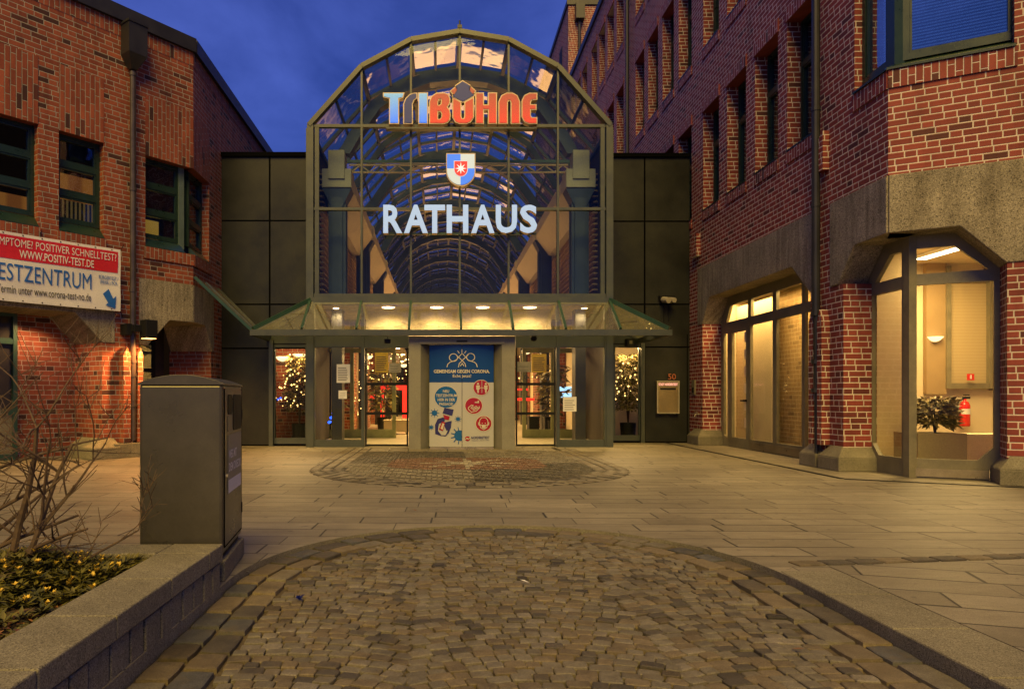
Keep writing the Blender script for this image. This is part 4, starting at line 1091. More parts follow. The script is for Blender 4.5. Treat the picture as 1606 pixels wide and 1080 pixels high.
# columns with capitals, long pale beams
for sx in (-1, 1):
    for k, y in enumerate(KY[:6]):
        x = CXH + sx * 2.82
        m = MB()
        m.box(x - .13, x + .13, y - .03, y + .40, 3.1, 5.75); m.box(x - .12, x + .12, y - .02, y + .39, 0, 3.1, 1); m.box(x - .20, x - .13, y + .02, y + .10, 3.2, 5.75); m.box(x + .13, x + .20, y + .02, y + .10, 3.2, 5.75)
        m.box(x - .20, x - .13, y + .27, y + .35, 3.2, 5.75); m.box(x + .13, x + .20, y + .27, y + .35, 3.2, 5.75)
        m.hexa([(x - .13, y - .02, 5.5), (x + .13, y - .02, 5.5), (x + .13, y + .39, 5.5), (x - .13, y + .39, 5.5), (x - .34, y - .04, 5.92), (x + .34, y - .04, 5.92), (x + .34, y + .42, 5.92), (x - .34, y + .42, 5.92)])
        m.build('column', [M['blue_st'], M['cap']], H)
        m = MB(); m.box(x - .34, x + .34, y - .07, y + .48, 5.93, 6.36)
        if k == 0: m.box(x - .19, x + .19, y - .11, y + .3, 6.12, 6.78)
        m.build('capital', M['beam'], H, bevel=0.01)
    x = CXH + sx * 2.82
    m = MB(); xi = x - sx * .30
    m.box(min(x + sx * .28, xi), max(x + sx * .28, xi), KY[0] + .5, YE, 6.0, 6.33)
    P8 = [(x - sx * .32, KY[0] + .5, 6.0), (x + sx * .1, KY[0] + .5, 5.45), (x + sx * .3, KY[0] + .5, 5.45), (x + sx * .3, KY[0] + .5, 5.99)]
    m.hexa([P8[0], P8[1], P8[2], P8[3]] + [(a, YE, c) for a, b, c in P8])
    m.build('long_beam', M['beam'], H)
    # louvred side wall
    m = MB(); xs = CXH + sx * 3.32
    m.box(min(xs, xs + sx * .1), max(xs, xs + sx * .1), YF + .5, YE, 0, 7.0); m.build('side_wall', M['darkroom'], H)
    m = MB()
    for i in range(26):
        z = 3.1 + i * .13; m.box(min(xs - sx * .02, xs - sx * .14), max(xs - sx * .02, xs - sx * .14), YF + 1.2, 40, z, z + .035)
    m.build('louvres', m_plain('bronze_slats', (0.30, 0.20, 0.10, 1), 0.5), H)
# tie truss
m = MB(); y = KY[0] + .1
m.box(CXH - 2.6, CXH + 2.6, y, y + .06, 6.55, 6.62)
m.build('tie_beam', M['rib'], H)
m = MB(); m.box(CXH - 2.55, CXH + 2.55, y, y + .05, 6.49, 6.52); m.box(CXH - 2.55, CXH + 2.55, y, y + .05, 6.32, 6.35)
for i in range(12):
    x = CXH - 2.5 + i * .43
    if abs(x - CXH) > .1: m.bar((x, y + .02, 6.34), (x + .21, y + .02, 6.5), .022); m.bar((x + .21, y + .02, 6.5), (x + .43, y + .02, 6.34), .022)
m.build('tie_truss', m_plain('gold_lit_truss', (0.42, 0.30, 0.14, 1), 0.5), H)  # gold lamplight put into the colour of the bars
m = MB(); m.box(CXH - 3.4, CXH + 3.4, YE, YE + .2, 0, 9.2); m.build('end_wall', M['darkroom'], H)

# ---- flank walls
YL, YR = 15.75, 16.84
def pX(x, Y): return (x - 690) * Y / 1100
def pZ(y, Y): return 1.1 + (622 - y) * Y / 1100
xl0, xl1 = -4.905, CXH - 3.36
xr0, xr1 = CXH + 3.36, 5.995
sl0, sl1 = pX(427, YL), pX(484, YL)
sr0, sr1 = pX(960, YR), pX(1006, YR)
for (x0, x1, a, b, Y, top) in ((xl0, xl1, sl0, sl1, YL, pZ(246, YL)), (xr0, xr1, sr0, sr1, YR, pZ(247, YR))):
    m = MB(); zt = pZ(540, Y)
    Ff = Frame(0, Y, 1, 0, 0, -1)
    wallgrid(m, Ff, x0, x1, 0, top, [(min(a, x1), min(b, x1), 0.12, zt)], 0, -0.3)
    m.build('flank_wall', M['clad'], H)
    m = MB(); m.box(x0, x1, Y - .06, Y + .4, top, top + .09)
    jx = pX(423, Y) if Y == YL else pX(1011, Y)
    m.box(jx - .02, jx + .02, Y - .004, Y - .001, zt if Y == YL else .0, top)
    for yj in ((346, 477, 546) if Y == YL else (347, 477, 544)):
        z = pZ(yj, Y); m.box(x0, x1, Y - .005, Y - .0015, z - .016, z + .016)
    if Y == YR: m.box(pX(1072, Y) + .08, pX(1072, Y) + .1, Y - .004, Y - .001, 0, 2.6)
    m.box(x0, x1, Y - .03, Y, 0, .03)
    m.build('panel_joints', M['seam'], H)
    m = MB(); f = .07
    m.box(a, a + f, Y - .03, Y + .06, .05, zt); m.box(b - f, b, Y - .03, Y + .06, .05, zt); m.box(a + f, b - f, Y - .028, Y + .058, zt - f, zt); m.box(a + f, b - f, Y - .028, Y + .058, .05, .18)
    m.box(a - .02, b + .02, Y - .05, Y - .002, zt + .02, zt + .26)
    m.box((a if Y == YL else b) - .045, (a if Y == YL else b) + .045, Y - .14, Y - .03, 0, 2.38)
    sf = m.build('side_window', M['olive'], H)
    m = MB(); m.box(a + .05, b - .05, Y + .012, Y + .018, .15, zt - .04); m.build('pane', M['glass'], sf)

# ---- canopy
YC = 14.4; ZC0, ZC1 = 2.355, 2.475; xc0, xc1 = -3.888, 4.752
Cn = thing('glass_canopy', 'shallow glazed canopy with green ribs running above the entrance doors', 'canopy', (CXH, YC, ZC0))
m = MB(); m.box(xc0, xc1, YC - .06, YC + .05, ZC0, ZC1)
m.hexa([(xc0, YC + .05, ZC0), (xc0 + .1, YC + .05, ZC0), (xc0 + .1, YL - .01, ZC0), (xc0, YL - .01, ZC0), (xc0, YC + .05, ZC1), (xc0 + .1, YC + .05, ZC1), (xc0 + .1, YL - .01, ZC1), (xc0, YL - .01, ZC1)])
m.box(xc1 - .1, xc1, YC + .05, YR - .01, ZC0 + .002, ZC1 - .002)
m.build('edge_beam', M['olive'], Cn)
for i, x in enumerate(vx):
    m = MB(); m.bar((x, YF - .08, 3.18), (x, YC, ZC1 + .01), .05, .08); m.build('rib', M['rib'], Cn)
for xa, xb, Yb in ((vx[0], xc0 + .05, YL), (vx[6], xc1 - .05, YR)):
    m = MB(); m.bar((xa, YF - .08, 3.22), (xb, YC, ZC1 + .02), .06, .09); m.build('rib', M['rib'], Cn)
    m = MB(); m.bar((xa, Yb - .05, 3.20), (xb, Yb - .05, ZC1 + .02), .05, .07); m.bar(((xa + xb) / 2, Yb - .1, 2.85), ((xa + xb) / 2 , YC + .5, 2.7), .04); m.build('rib', M['olive'], Cn)
m = MB()
for i in range(6):
    m.add([(vx[i] + .03, YF - .1, 3.17), (vx[i + 1] - .03, YF - .1, 3.17), (vx[i + 1] - .03, YC + .02, ZC1 + .005), (vx[i] + .03, YC + .02, ZC1 + .005)], [(0, 1, 2, 3)])
m.add([(vx[0], YF - .1, 3.17), (vx[0], YC, ZC1), (xc0, YC, ZC1)], [(0, 1, 2)]); m.add([(vx[6], YF - .1, 3.17), (vx[6], YC, ZC1), (xc1, YC, ZC1)], [(0, 1, 2)])
m.add([(vx[0], YF - .1, 3.17), (xc0, YC, ZC1), (xc0, YL, ZC1), (vx[0], YL, 3.17)], [(0, 1, 2, 3)]); m.add([(vx[6], YF - .1, 3.17), (xc1, YC, ZC1), (xc1, YR, ZC1), (vx[6], YR, 3.17)], [(0, 1, 2, 3)])
m.build('canopy_glazing', M['glass_canopy'], Cn, recalc=False)
# lean-to link from the left building down to the canopy corner
q0 = Vector(FL2.P(0.0, .02, 3.48)); q1 = Vector((xc0, YC + .02, ZC1)); 
r0 = Vector((CX + .02, YL - .3, 3.48)); r1 = Vector((xc0, YL - .3, ZC1))
m = MB(); m.bar(q0, q1, .05, .06)
m.build('link_edge', M['rib'], Cn)
m = MB()
for k in (.45, .98): m.bar(q0.lerp(r0, k), q1.lerp(r1, k), .035, .05)
m.build('link_bars', M['olive'], Cn)
m = MB(); m.add([q0, q1, r1, r0], [(0, 1, 2, 3)]); m.build('link_glazing', M['glass_canopy'], Cn, recalc=False)

# ---- vestibule
m = MB()
m.box(CXH - 3.3, CXH + 3.3, YF + .12, 18.4, 3.12, 3.26); m.build('vestibule_ceiling', M['cream'], H)
m = MB(); m.box(CXH - 3.3, CXH + 3.3, YF + .11, YE, 0.004, 0.03); m.box(sl0 - .3, CXH - 3.4, YL + .31, YL + 4, 0.004, .03); m.box(CXH + 3.4, 6.6, YR + .31, YR + 4, 0.004, .03); m.build('hall_floor', M['creamfl'], H)
m = MB(); m.box(CXH - 2.15, CXH + 2.15, 16.3, 16.33, 2.42, 3.12); m.build('vestibule_fascia', M['cream'], H)
posts = [(485, 494), (567, 572), (872, 877), (947, 957)]
m = MB()
for a, b in posts: m = MB(); m.box(fx_(a), fx_(b), YF - .07, YF + .06, 0, 3.12); m.build('door_post', M['olive'], H)
for a, b in ((494, 567), (877, 947)):
    m = MB(); m.box(fx_(a), fx_(b), YF - .05, YF + .04, 0.0, .12); m.box(fx_(a), fx_(b), YF - .045, YF + .035, .12, .16); m.build('bottom_rail', M['olive'], H); m = MB(); m.box(fx_(a), fx_(b), YF - .045, YF + .035, 2.18, 2.46); m.box(fx_(a), fx_(b), YF - .055, YF - .045, 2.2, 2.23); m.build('top_panel', M['olive'], H)
for a, b in ((572, 641), (808, 872)): m = MB(); m.box(fx_(a), fx_(b), YF - .045, YF + .035, 2.17, 2.46); m.build('door_header', M['olive'], H)
for a, b in ((494, 567), (877, 947)):
    m = MB(); m.box(fx_(a), fx_(b), YF - .008, YF, .16, 2.18); m.build('pane', M['glass'], H)
for a, b in ((572, 641), (808, 872)):
    m = MB(); x0, x1 = fx_(a) + .01, fx_(b) - .01
    m.box(x0, x0 + .035, YF - .02, YF + .02, .02, 2.17); m.box(x1 - .035, x1, YF - .02, YF + .02, .02, 2.17); m.box(x0, x1, YF - .018, YF + .018, .02, .06)
    for z in (fz_(602), fz_(648)): m.box(x0, x1, YF - .03, YF - .021, z - .03, z + .03)
    dd = m.build('sliding_door', M['black'], H)
    m = MB(); m.box(x0 + .03, x1 - .03, YF - .004, YF + .004, .06, 2.17); m.build('pane', M['glass'], dd)
# inner screen with pale green frames
m = MB(); YI = 18.3
M['pgreen'] = m_plain('pale_green', (0.26, 0.27, 0.12, 1), 0.5)
for x in (-3.0, -2.3, -1.2, -.55, 1.35, 2.2, 2.95, 3.6): m.box(x - .05, x + .05, YI, YI + .07, 0.03, 3.1)
for z0, z1 in ((.03, .25), (2.25, 2.37)): m.box(-2.9, -1.25, YI + .01, YI + .06, z0, z1); m.box(2.25, 3.6, YI + .01, YI + .06, z0, z1)
m.build('inner_screen', M['pgreen'], H)
# ceiling lamps in the vestibule
M['em_warm'] = m_emit('warm_lamp', (1.0, 0.70, 0.38), 14)
for px_ in (609, 685, 757, 831):
    X = pX(px_, 15.85); l_ = thing('ceiling_lamp', {609: 'leftmost', 685: 'second from left', 757: 'third from left', 831: 'rightmost'}[px_] + ' of the four round downlights under the glass canopy', 'lamp', (X, 15.85, 3.1), 'downlights above the entrance')
    m = MB(); m.lathe((X, 15.85, 3.105), [(0, 0), (0.13, 0), (0.15, .012)], 20); m.build('lamp_glass', M['em_warm'], l_)
    light('SPOT', (X, 15.85, 3.08), 150, (1.0, 0.66, 0.27), 0.1, rot=(0, 0, 0), spot=165, parent=l_)

for px_, lb_ in ((531, 'added fill lamp over the left fixed pane inside the vestibule'), (911, 'added fill lamp over the right fixed pane inside the vestibule')):  # added lamps to brighten the side bays, no fitting known there
    X = pX(px_, 16.4); l_ = thing('ceiling_lamp', lb_, 'lamp', (X, 16.0, 3.1)); m = MB(); m.lathe((X, 16.0, 3.105), [(0, 0), (.06, 0), (.07, .012)], 14); m.build('lamp_glass', M['em_warm'], l_)
    light('SPOT', (X, 16.0, 3.08), 170, (1.0, .68, .30), .08, rot=(0, 0, 0), spot=165, parent=l_)
# ---- passage interior: shopfronts, wall lamps, red rails
m = MB()
for y in range(20, 46, 4):
    m.box(CXH - 3.2, CXH - 2.95, y, y + 1.2, 0.03, 3.0); m.box(CXH + 2.95, CXH + 3.2, y + .3, y + 1.5, 0.03, 3.0)
m.box(CXH - 3.2, CXH + 3.2, 47, 47.2, 0.03, 3.2)
m.build('shop_pier', m_brick('lit_brick', RB, (0.4, 0.33, 0.22, 1)), H)
m = MB(); m.box(CXH - 3.3, CXH - 1.9, 18.5, 46, 3.0, 3.1); m.box(CXH + 1.9, CXH + 3.3, 18.5, 46, 3.0, 3.1); m.build('gallery_slab', M['beam'], H)
m = MB(); m.box(CXH - 3.29, CXH - 3.22, 18.4, 46, .03, 3.0); m.box(CXH + 3.22, CXH + 3.29, 18.4, 46, .03, 3.0); m.build('shop_front', M['cream'], H)
for (x, Y, e) in ((CXH - 1.2, 17.2, 0), (CXH - 1.5, 23.0, 0), (CXH + 1.5, 23.0, 0), (CXH, 32, 0), (CXH, 42, 0)):
    pass
bl = [(546, 545, 21.0, 'half-round glowing wall lamp behind the left glass pane'), (577, 560, 24.0, 'small glowing wall lamp seen through the left sliding door, near its frame'),
      (633, 573, 27.0, 'small glowing wall lamp left of the poster door'), (826, 552, 24.0, 'bright bowl lamp seen through the right sliding door, left of the pair'),
      (846, 553, 26.0, 'bright bowl lamp seen through the right sliding door, right of the pair'), (928, 568, 20.0, 'upper glowing bowl lamp behind the right fixed pane'),
      (937, 577, 20.0, 'lower glowing bowl lamp behind the right fixed pane'), (443, 562, 17.4, 'left bowl lamp behind the left side window'), (470, 558, 17.6, 'right bowl lamp behind the left side window')]
for x, y, Y, lb in bl: bowl(x, y, Y, lb, 0.85, 'wall lamps inside the arcade')
for (Y, e) in ((20.5, 420), (27, 520), (36, 520)):
    light('AREA', (CXH, Y, 2.95), e, (1.0, 0.60, 0.22), 2.2, sizey=1.0, rot=(0, 0, 0), parent=H, name='gallery_light')
for (Y, e) in ((21.5, 110), (32, 420), (45, 500)):
    light('AREA', (CXH, Y, 3.35), e, (1.0, 0.42, 0.12), 5.0, sizey=9, rot=(R(180), 0, 0), parent=H, name='uplight')
ki = 0  # added rows of lamps, invented to fill the gallery with warm lights
for sx in (-1, 1):
    for y in range(19, 43, 2):
        ki += 1
        x_ = CXH + sx * (2.45 if y % 4 == 1 else 2.1)
        m = MB(); m.lathe((x_, y + .5, 2.985), [(0, 0), (0.09, 0), (0.10, .012)], 10)
        o = m.build('ceiling_lamp', M['em_warm']); tag(o, 'added small round downlight in the row along the %s gallery ceiling inside' % ('left' if sx < 0 else 'right'), 'lamp', 'added small downlights along the %s gallery' % ('left' if sx < 0 else 'right'))
# red clothes rails in the shop behind the left door
M['em_red'] = m_emit('red_glow', (1.0, 0.03, 0.02), 0.9)  # red light carried by the frame and strips as their own glow
def rail(xa, xb, yt, yb, Y, label):
    x0, x1, z1, z0 = pX(xa, Y), pX(xb, Y), pZ(yt, Y), pZ(yb, Y)
    t = thing('shop_display', label, 'shop display', ((x0 + x1) / 2, Y, 0.03))
    m = MB(); m.box(x0, x1, Y, Y + .06, z1 - .16, z1); m.box(x0, x0 + .12, Y, Y + .06, .03, z1 - .16); m.box(x1 - .2, x1, Y, Y + .06, .35, z1 - .16)
    m.build('red_frame', M['em_red'], t)
    m = MB()
    for i in range(4):
        x = x0 + .2 + i * (x1 - x0 - .4) / 4
        m.fpoly(Frame(0, Y, 1, 0, 0, -1), [(x, .5), (x + .22, .5), (x + .18, z1 - .3), (x + .12, z1 - .2), (x + .06, z1 - .3)], -.08, -.16)
    m.build('clothes', M['black'], t); return t
rail(597, 640, 604, 655, 24.5, 'red framed shop display with dark clothes behind the left sliding door')
m = MB()  # glowing strips added in place of red reflections on the glass
for a, b, y in ((553, 566, 614), (572, 588, 622)): m.box(pX(a, 26), pX(b, 26), 26, 26.05, pZ(y + 3, 26), pZ(y - 3, 26))
o = m.build('red_reflection', M['em_red']); tag(o, 'short red glowing strips imitating reflections seen in the left glass pane', 'sign')
m = MB()  # same on the right: added strips imitate reflections
m.box(pX(812, 25), pX(838, 25), 25, 25.05, pZ(628, 25), pZ(624, 25)); m.box(pX(812, 25), pX(828, 25), 25, 25.05, pZ(612, 25), pZ(609, 25))
o = m.build('red_reflection', M['em_red']); tag(o, 'red glowing strips imitating reflections in the right sliding door', 'sign')
m = MB(); M['em_ice'] = m_emit('pale_blue_reflection', (0.35, 0.65, 1.0), 1.6)  # glowing bars added in place of a bus reflection on the pane
m.box(pX(876, 19.5), pX(911, 19.5), 19.5, 19.55, pZ(613, 19.5), pZ(606, 19.5)); m.box(pX(876, 19.5), pX(925, 19.5), 19.5, 19.55, pZ(623, 19.5), pZ(616, 19.5))
o = m.build('bus_reflection', M['em_ice']); tag(o, 'two pale blue glowing bars imitating a bus reflection in the right fixed pane', 'reflection')
M['em_blue'] = m_emit('blue_lights', (0.02, 0.10, 1.0), 3.0)
def dots(pts, Y, r, mat, name, lb, cat):
    m = MB()
    for x, y in pts: m.lathe((pX(x, Y), Y, pZ(y, Y)), [(0, -r), (r * .8, -r * .6), (r, 0), (r * .8, r * .6), (0, r)], 8)
    o = m.build(name, mat); tag(o, lb, cat)
dots([(516 + i * 1.5, 662 - i * 3.6 + (i % 2) * 3) for i in range(6)], 17.2, .035, M['em_blue'], 'light_dots', 'slanting string of blue lights behind the left fixed pane', 'lights')
dots([(431, 624), (436, 626), (440, 624)], 16.9, .025, M['em_blue'], 'light_dots', 'small blue lights at the edge of the left side window', 'lights')
# benches, boxes and tables seen through the doors
def crate(x0, x1, yt, yb, Y, mat, name, lb, cat, d=.5):
    m = MB(); a, b, c, e = pX(x0, Y), pX(x1, Y), pZ(yb, Y), pZ(yt, Y); c = max(c, .035)
    m.box(a, b, Y, Y + d, c + .06, e); m.box(a + .04, a + .1, Y + .04, Y + d - .04, c, c + .06); m.box(b - .1, b - .04, Y + .04, Y + d - .04, c, c + .06); m.box(a - .02, b + .02, Y - .02, Y + d + .02, e, e + .03)
    o = m.build(name, mat); tag(o, lb, cat); return o
crate(602, 641, 660, 690, 20.0, M['cream'], 'counter', 'pale counter with a lit front behind the left sliding door', 'counter')
crate(830, 846, 655, 688, 19.6, M['black'], 'plant_tub', 'dark square tub behind the right sliding door, left of two', 'tub')
crate(855, 871, 655, 688, 19.8, M['black'], 'plant_tub', 'dark square tub behind the right sliding door, next to its right frame', 'tub')

def leafy(name, x, Y, z0, zt, rad, label, pot=None, n=900, mat=None, ls=.11, par_y=None, trunk=True, cat='plant'):
    t = thing(name, label, cat, (x, Y, z0))
    if pot:
        m = MB(); m.lathe((x, Y, z0), [(0, 0), (pot * .85, 0), (pot, .42), (pot * .9, .42), (pot * .88, .36), (0, .36)], 16); m.build('pot', M['black'], t)
    m = MB()
    base = z0 + (.36 if pot else 0)
    stems = []
    for i in range(5):
        a = random.uniform(0, 6.28); r = rad * random.uniform(.2, .7)
        p = [(x, Y, base), (x + r * .4 * math.cos(a), Y + r * .4 * math.sin(a), base + (zt - base) * .5), (x + r * math.cos(a), Y + r * math.sin(a), zt - random.uniform(0, .3) * (zt - base))]
        m.tube(p, [.016, .011, .005], 5)
        stems.append(p)
    m.build('stem', M['pipe'], t)
    m = MB()
    for i in range(n):
        z = base + (zt - base) * (.22 + .78 * random.random()); k = (z - base) / (zt - base)
        rr = rad * math.sqrt(random.random()) * (1 - .45 * abs(k - .55))
        a = random.uniform(0, 6.28); c = Vector((x + rr * math.cos(a), Y + rr * math.sin(a), z))
        d = Vector((math.cos(a + random.uniform(-.8, .8)), math.sin(a), random.uniform(-.9, .5))).normalized()
        s = d.cross(Vector((random.uniform(-1, 1), random.uniform(-1, 1), 1))).normalized()
        L = ls * random.uniform(.6, 1.2); w = L * .17
        m.add([c, c + d * L * .5 + s * w, c + d * L, c + d * L * .5 - s * w], [(0, 1, 2), (0, 2, 3)])
    m.build('foliage', mat or M['leaf'], t, recalc=False)
    return t
def m_leaf(name, a, b):
    t = NT(name); g = t.node('ShaderNodeNewGeometry'); 
    c = t.ramp(g.outputs['Random Per Island'], [(0, a), (1, b)])
    t.pbsdf(c, 0.5, spec=0.4); return t.m
M['leaf'] = m_leaf('houseplant_leaf', (0.05, 0.05, 0.012), (0.34, 0.27, 0.09))
leafy('potted_ficus', pX(985, 17.6), 17.6, .03, 2.15, .36, 'bushy ficus in a dark pot behind the right side window', pot=.2, n=2600)
leafy('potted_ficus', pX(470, 17.2), 17.2, .03, 2.1, .34, 'leafy indoor tree behind the left side window', pot=.2, n=2600)
leafy('potted_palm', pX(868, 18.9), 18.9, .03, 1.95, .3, 'narrow potted palm between right sliding door and fixed pane', pot=.16, n=300, ls=.3)
leafy('potted_plant', pX(1466, 10.6), 10.6, .56, 1.08, .27, 'dense spiky potted plant on the grey bench behind the bay window', n=900, ls=.13)
light('POINT', (pX(455, 16.9), 16.7, 2.4), 170, (1.0, .62, .25), .1, parent=H)
light('POINT', (pX(975, 17.6), 17.4, 2.4), 150, (1.0, .62, .25), .1, parent=H)
for (x0, x1, Y0) in ((sl0 - 1.4, CXH - 3.4, YL + 2.6), (CXH + 3.45, 6.0, YR + 2.6)):
    m = MB(); m.box(x0, x1, Y0, Y0 + .1, .03, 2.7); m.box(x0, x1, YL + .31 if x0 < 0 else YR + .31, Y0, 2.7, 2.8); m.build('side_room_wall', M['cream'] if x0 > 0 else m_brick('room_brick', RB, (0.4, 0.33, 0.22, 1)), H)

# ---- portal with curved poster doors
PY = 14.55
px0, px1 = pX(641, PY), pX(808, PY)
m = MB()
i0, i1 = pX(672, PY) , pX(775, PY)
o0, o1 = pX(660, PY), pX(787, PY)
for a, b, s in ((px0, o0, 1), (o1, px1, 1)): m.box(a, b, PY, YF + .1, 0, 2.36)
m.hexa([(o0, PY + .002, 0), (i0 + .02, PY + .30, 0), (i0 + .02, PY + .6, 0), (o0, PY + .6, 0), (o0, PY + .002, 2.2), (i0 + .02, PY + .30, 2.2), (i0 + .02, PY + .6, 2.2), (o0, PY + .6, 2.2)])
m.hexa([(o1, PY + .002, 0), (i1 - .02, PY + .30, 0), (i1 - .02, PY + .6, 0), (o1, PY + .6, 0), (o1, PY + .002, 2.2), (i1 - .02, PY + .30, 2.2), (i1 - .02, PY + .6, 2.2), (o1, PY + .6, 2.2)])
m.box(o0, o1, PY + .002, YF + .1, 2.2, 2.358); m.box(o0 - .04, o1 + .06, PY - .015, PY + .001, 2.19, 2.355)
m.build('portal', m_plain('portal_metal', (0.20, 0.19, 0.14, 1), 0.45, var=0.12), H, bevel=.006)
m = MB(); m.box(pX(716, PY), pX(733, PY), PY - .022, PY - .016, 2.235, 2.265); m.build('sensor', M['black'], H)
PO = thing('poster_door', 'closed curved door pair covered by a blue and white health poster', 'door', (CXH, PY, 0))
W2 = .70; PH0, PH1 = .055, 2.19; PC = pX(724, PY + .1)
def pos_(a, b, c=0.0):
    """a,b in source units of the poster survey (82..608, 105..992)"""
    k = (a - 345) / 263.0
    return (PC + k * .675, PY + .18 - .10 * (1 - k * k) - c, PH0 + (992 - b) / 887 * (PH1 - PH0))
M['pblue'] = m_plain('poster_blue', (0.010, 0.050, 0.19, 1), 0.10, var=0.03, fine=.02)
M['pwhite'] = m_plain('poster_white', (0.42, 0.42, 0.40, 1), 0.10, var=0.03, fine=.02)
M['pred'] = m_plain('poster_red', (0.32, 0.012, 0.02, 1), 0.2, var=0.03)
M['pcyan'] = m_plain('poster_mid_blue', (0.012, 0.10, 0.30, 1), 0.2, var=0.03)
M['pnavy'] = m_plain('poster_navy', (0.03, 0.03, 0.13, 1), 0.25, var=0.03)
M['pgold'] = m_plain('poster_cream', (0.55, 0.50, 0.38, 1), 0.3, var=0.03)
for a0, a1 in ((82, 346), (350, 608)):
    lf = sheet(pos_, a0, a1, 992, 105, 14, 4, M['pwhite'], 'door_leaf', PO)
    sheet(pos_, a0, a1, 432, 105, 14, 2, M['pblue'], 'blue_field', PO, .003)
m = MB(); m.box(PC - .68, PC + .68, PY + .2, PY + .26, .03, 2.19); m.build('door_back', M['black'], PO)
def disc(cx, cy, r, mat, c=.006, name='roundel', ry=None):
    m = MB(); n = 28; vs = [pos_(cx, cy, c)]
    for rr in (.5, 1):
        for i in range(n):
            a = 2 * math.pi * i / n; vs.append(pos_(cx + r * rr * math.cos(a), cy + (ry or r * 1.0) * rr * math.sin(a), c))
    fs = [(0, 1 + i, 1 + (i + 1) % n) for i in range(n)] + [(1 + i, 1 + n + i, 1 + n + (i + 1) % n, 1 + (i + 1) % n) for i in range(n)]
    m.add(vs, fs); return m.build(name, mat, PO, recalc=False)
def strokes(lines, w, mat, name, c=.010, closed=False):
    m = MB()
    for L in lines:
        for i in range(len(L) - 1):
            (x0, y0), (x1, y1) = L[i], L[i + 1]; l = math.hypot(x1 - x0, y1 - y0) or 1; nx, ny = -(y1 - y0) / l * w / 2, (x1 - x0) / l * w / 2
            ex, ey = (x1 - x0) / l * w * .3, (y1 - y0) / l * w * .3
            m.add([pos_(x0 + nx - ex, y0 + ny - ey, c), pos_(x1 + nx + ex, y1 + ny + ey, c), pos_(x1 - nx + ex, y1 - ny + ey, c), pos_(x0 - nx - ex, y0 - ny - ey, c)], [(0, 1, 2, 3)])
    return m.build(name, mat, PO, recalc=False)
def fillp(L, mat, name, c=.009):
    m = MB(); tri = tessellate_polygon([[Vector((a, b, 0)) for a, b in L]]); m.add([pos_(a, b, c) for a, b in L], [tuple(t) for t in tri]); return m.build(name, mat, PO, recalc=False)
def circ(cx, cy, r, a0=0, a1=360, n=20): return [(cx + r * math.cos(R(a0 + (a1 - a0) * i / n)), cy + r * math.sin(R(a0 + (a1 - a0) * i / n))) for i in range(n + 1)]
def pt(s, x0, x1, y0, y1, mat, bold=.01, c=.010):
    m = MB(); text_into(m, s, x0, x1, y1, y0, lambda a, b, cc: pos_(a, b, c), bold=bold); return m.build('lettering', mat, PO, recalc=False)
strokes([circ(278, 218, 33), circ(418, 215, 33), [(226, 300), (232, 275), (250, 258), (275, 250), (300, 240), (345, 185)], [(472, 300), (466, 275), (450, 258), (425, 250), (398, 240), (352, 185)],
         [(320, 300), (325, 270), (350, 245), (372, 270), (378, 298)], [(335, 290), (350, 268), (362, 290)], [(347, 178), (347, 148)], [(325, 180), (312, 160)], [(368, 180), (380, 162)], [(300, 195), (345, 240)], [(398, 195), (352, 240)]], 6, M['pgold'], 'figures')
pt('GEMEINSAM GEGEN CORONA.', 118, 575, 322, 352, M['pgold'], .03); pt('Echt jetzt!', 273, 422, 364, 397, M['pgold'], .01)
disc(218, 560, 97, M['pgold'], .005); disc(218, 560, 93, M['pcyan'])
for i, (s, a, b) in enumerate((('NEU', 193, 243), ('TESTZENTRUM', 136, 305), ('HIER IN DER', 150, 290), ('PASSAGE!', 163, 275))): pt(s, a, b, 497 + i * 37, 521 + i * 37, M['pgold'], .02)
for cx, cy, r in ((124, 698, 23), (315, 750, 16), (97, 823, 14)):
    disc(cx, cy, r, M['pcyan'], name='virus')
    strokes([[(cx + r * math.cos(k), cy + r * math.sin(k)), (cx + r * 1.65 * math.cos(k), cy + r * 1.65 * math.sin(k))] for k in [i * math.pi / 4 for i in range(8)]], 4, M['pcyan'], 'virus_spikes')
    for i in range(8): pass
fillp(circ(330, 892, 46, 90, 248, 14) + [(345, 848), (345, 938)], M['pcyan'], 'virus')
strokes([[(330 + 46 * math.cos(k), 892 + 46 * math.sin(k)), (330 + 72 * math.cos(k), 892 + 72 * math.sin(k))] for k in (1.75, 2.3, 2.85, 3.4, 4.0, 4.5)], 7, M['pcyan'], 'virus_spikes')
fillp([(205, 652), (280, 668), (268, 722), (190, 700)], M['pnavy'], 'cuff')
fillp([(195, 712), (248, 728), (240, 760), (205, 752)], M['pred'], 'cap_shape')
fillp([(130, 880), (128, 800), (150, 750), (195, 735), (212, 745), (205, 770), (160, 790), (152, 850), (180, 890), (215, 890), (232, 850), (225, 830), (262, 765), (258, 820), (240, 870), (215, 900), (175, 895)], M['pnavy'], 'hand_shape')
fillp([(200, 780), (264, 765), (262, 785), (258, 800), (258, 818), (250, 838), (222, 850), (205, 810)], M['pnavy'], 'fingers')
fillp([(160, 840), (185, 770), (212, 780), (192, 855)], M['pred'], 'phone_shape', .011); fillp([(174, 832), (190, 785), (204, 792), (190, 845)], M['pgold'], 'phone_screen', .013)
for cx, cy, r in ((505, 478, 64), (443, 635, 69), (525, 790, 64)):
    disc(cx, cy, r + 5, M['pgold'], .005); disc(cx, cy, r, M['pred'])
for x in (478, 543):
    disc(x, 445, 9, M['pgold'], .010, 'head_shape'); fillp([(x - 15, 458), (x + 15, 458), (x + 13, 495), (x + 7, 495), (x + 6, 524), (x - 6, 524), (x - 7, 495), (x - 13, 495)], M['pgold'], 'figure_shape', .010)
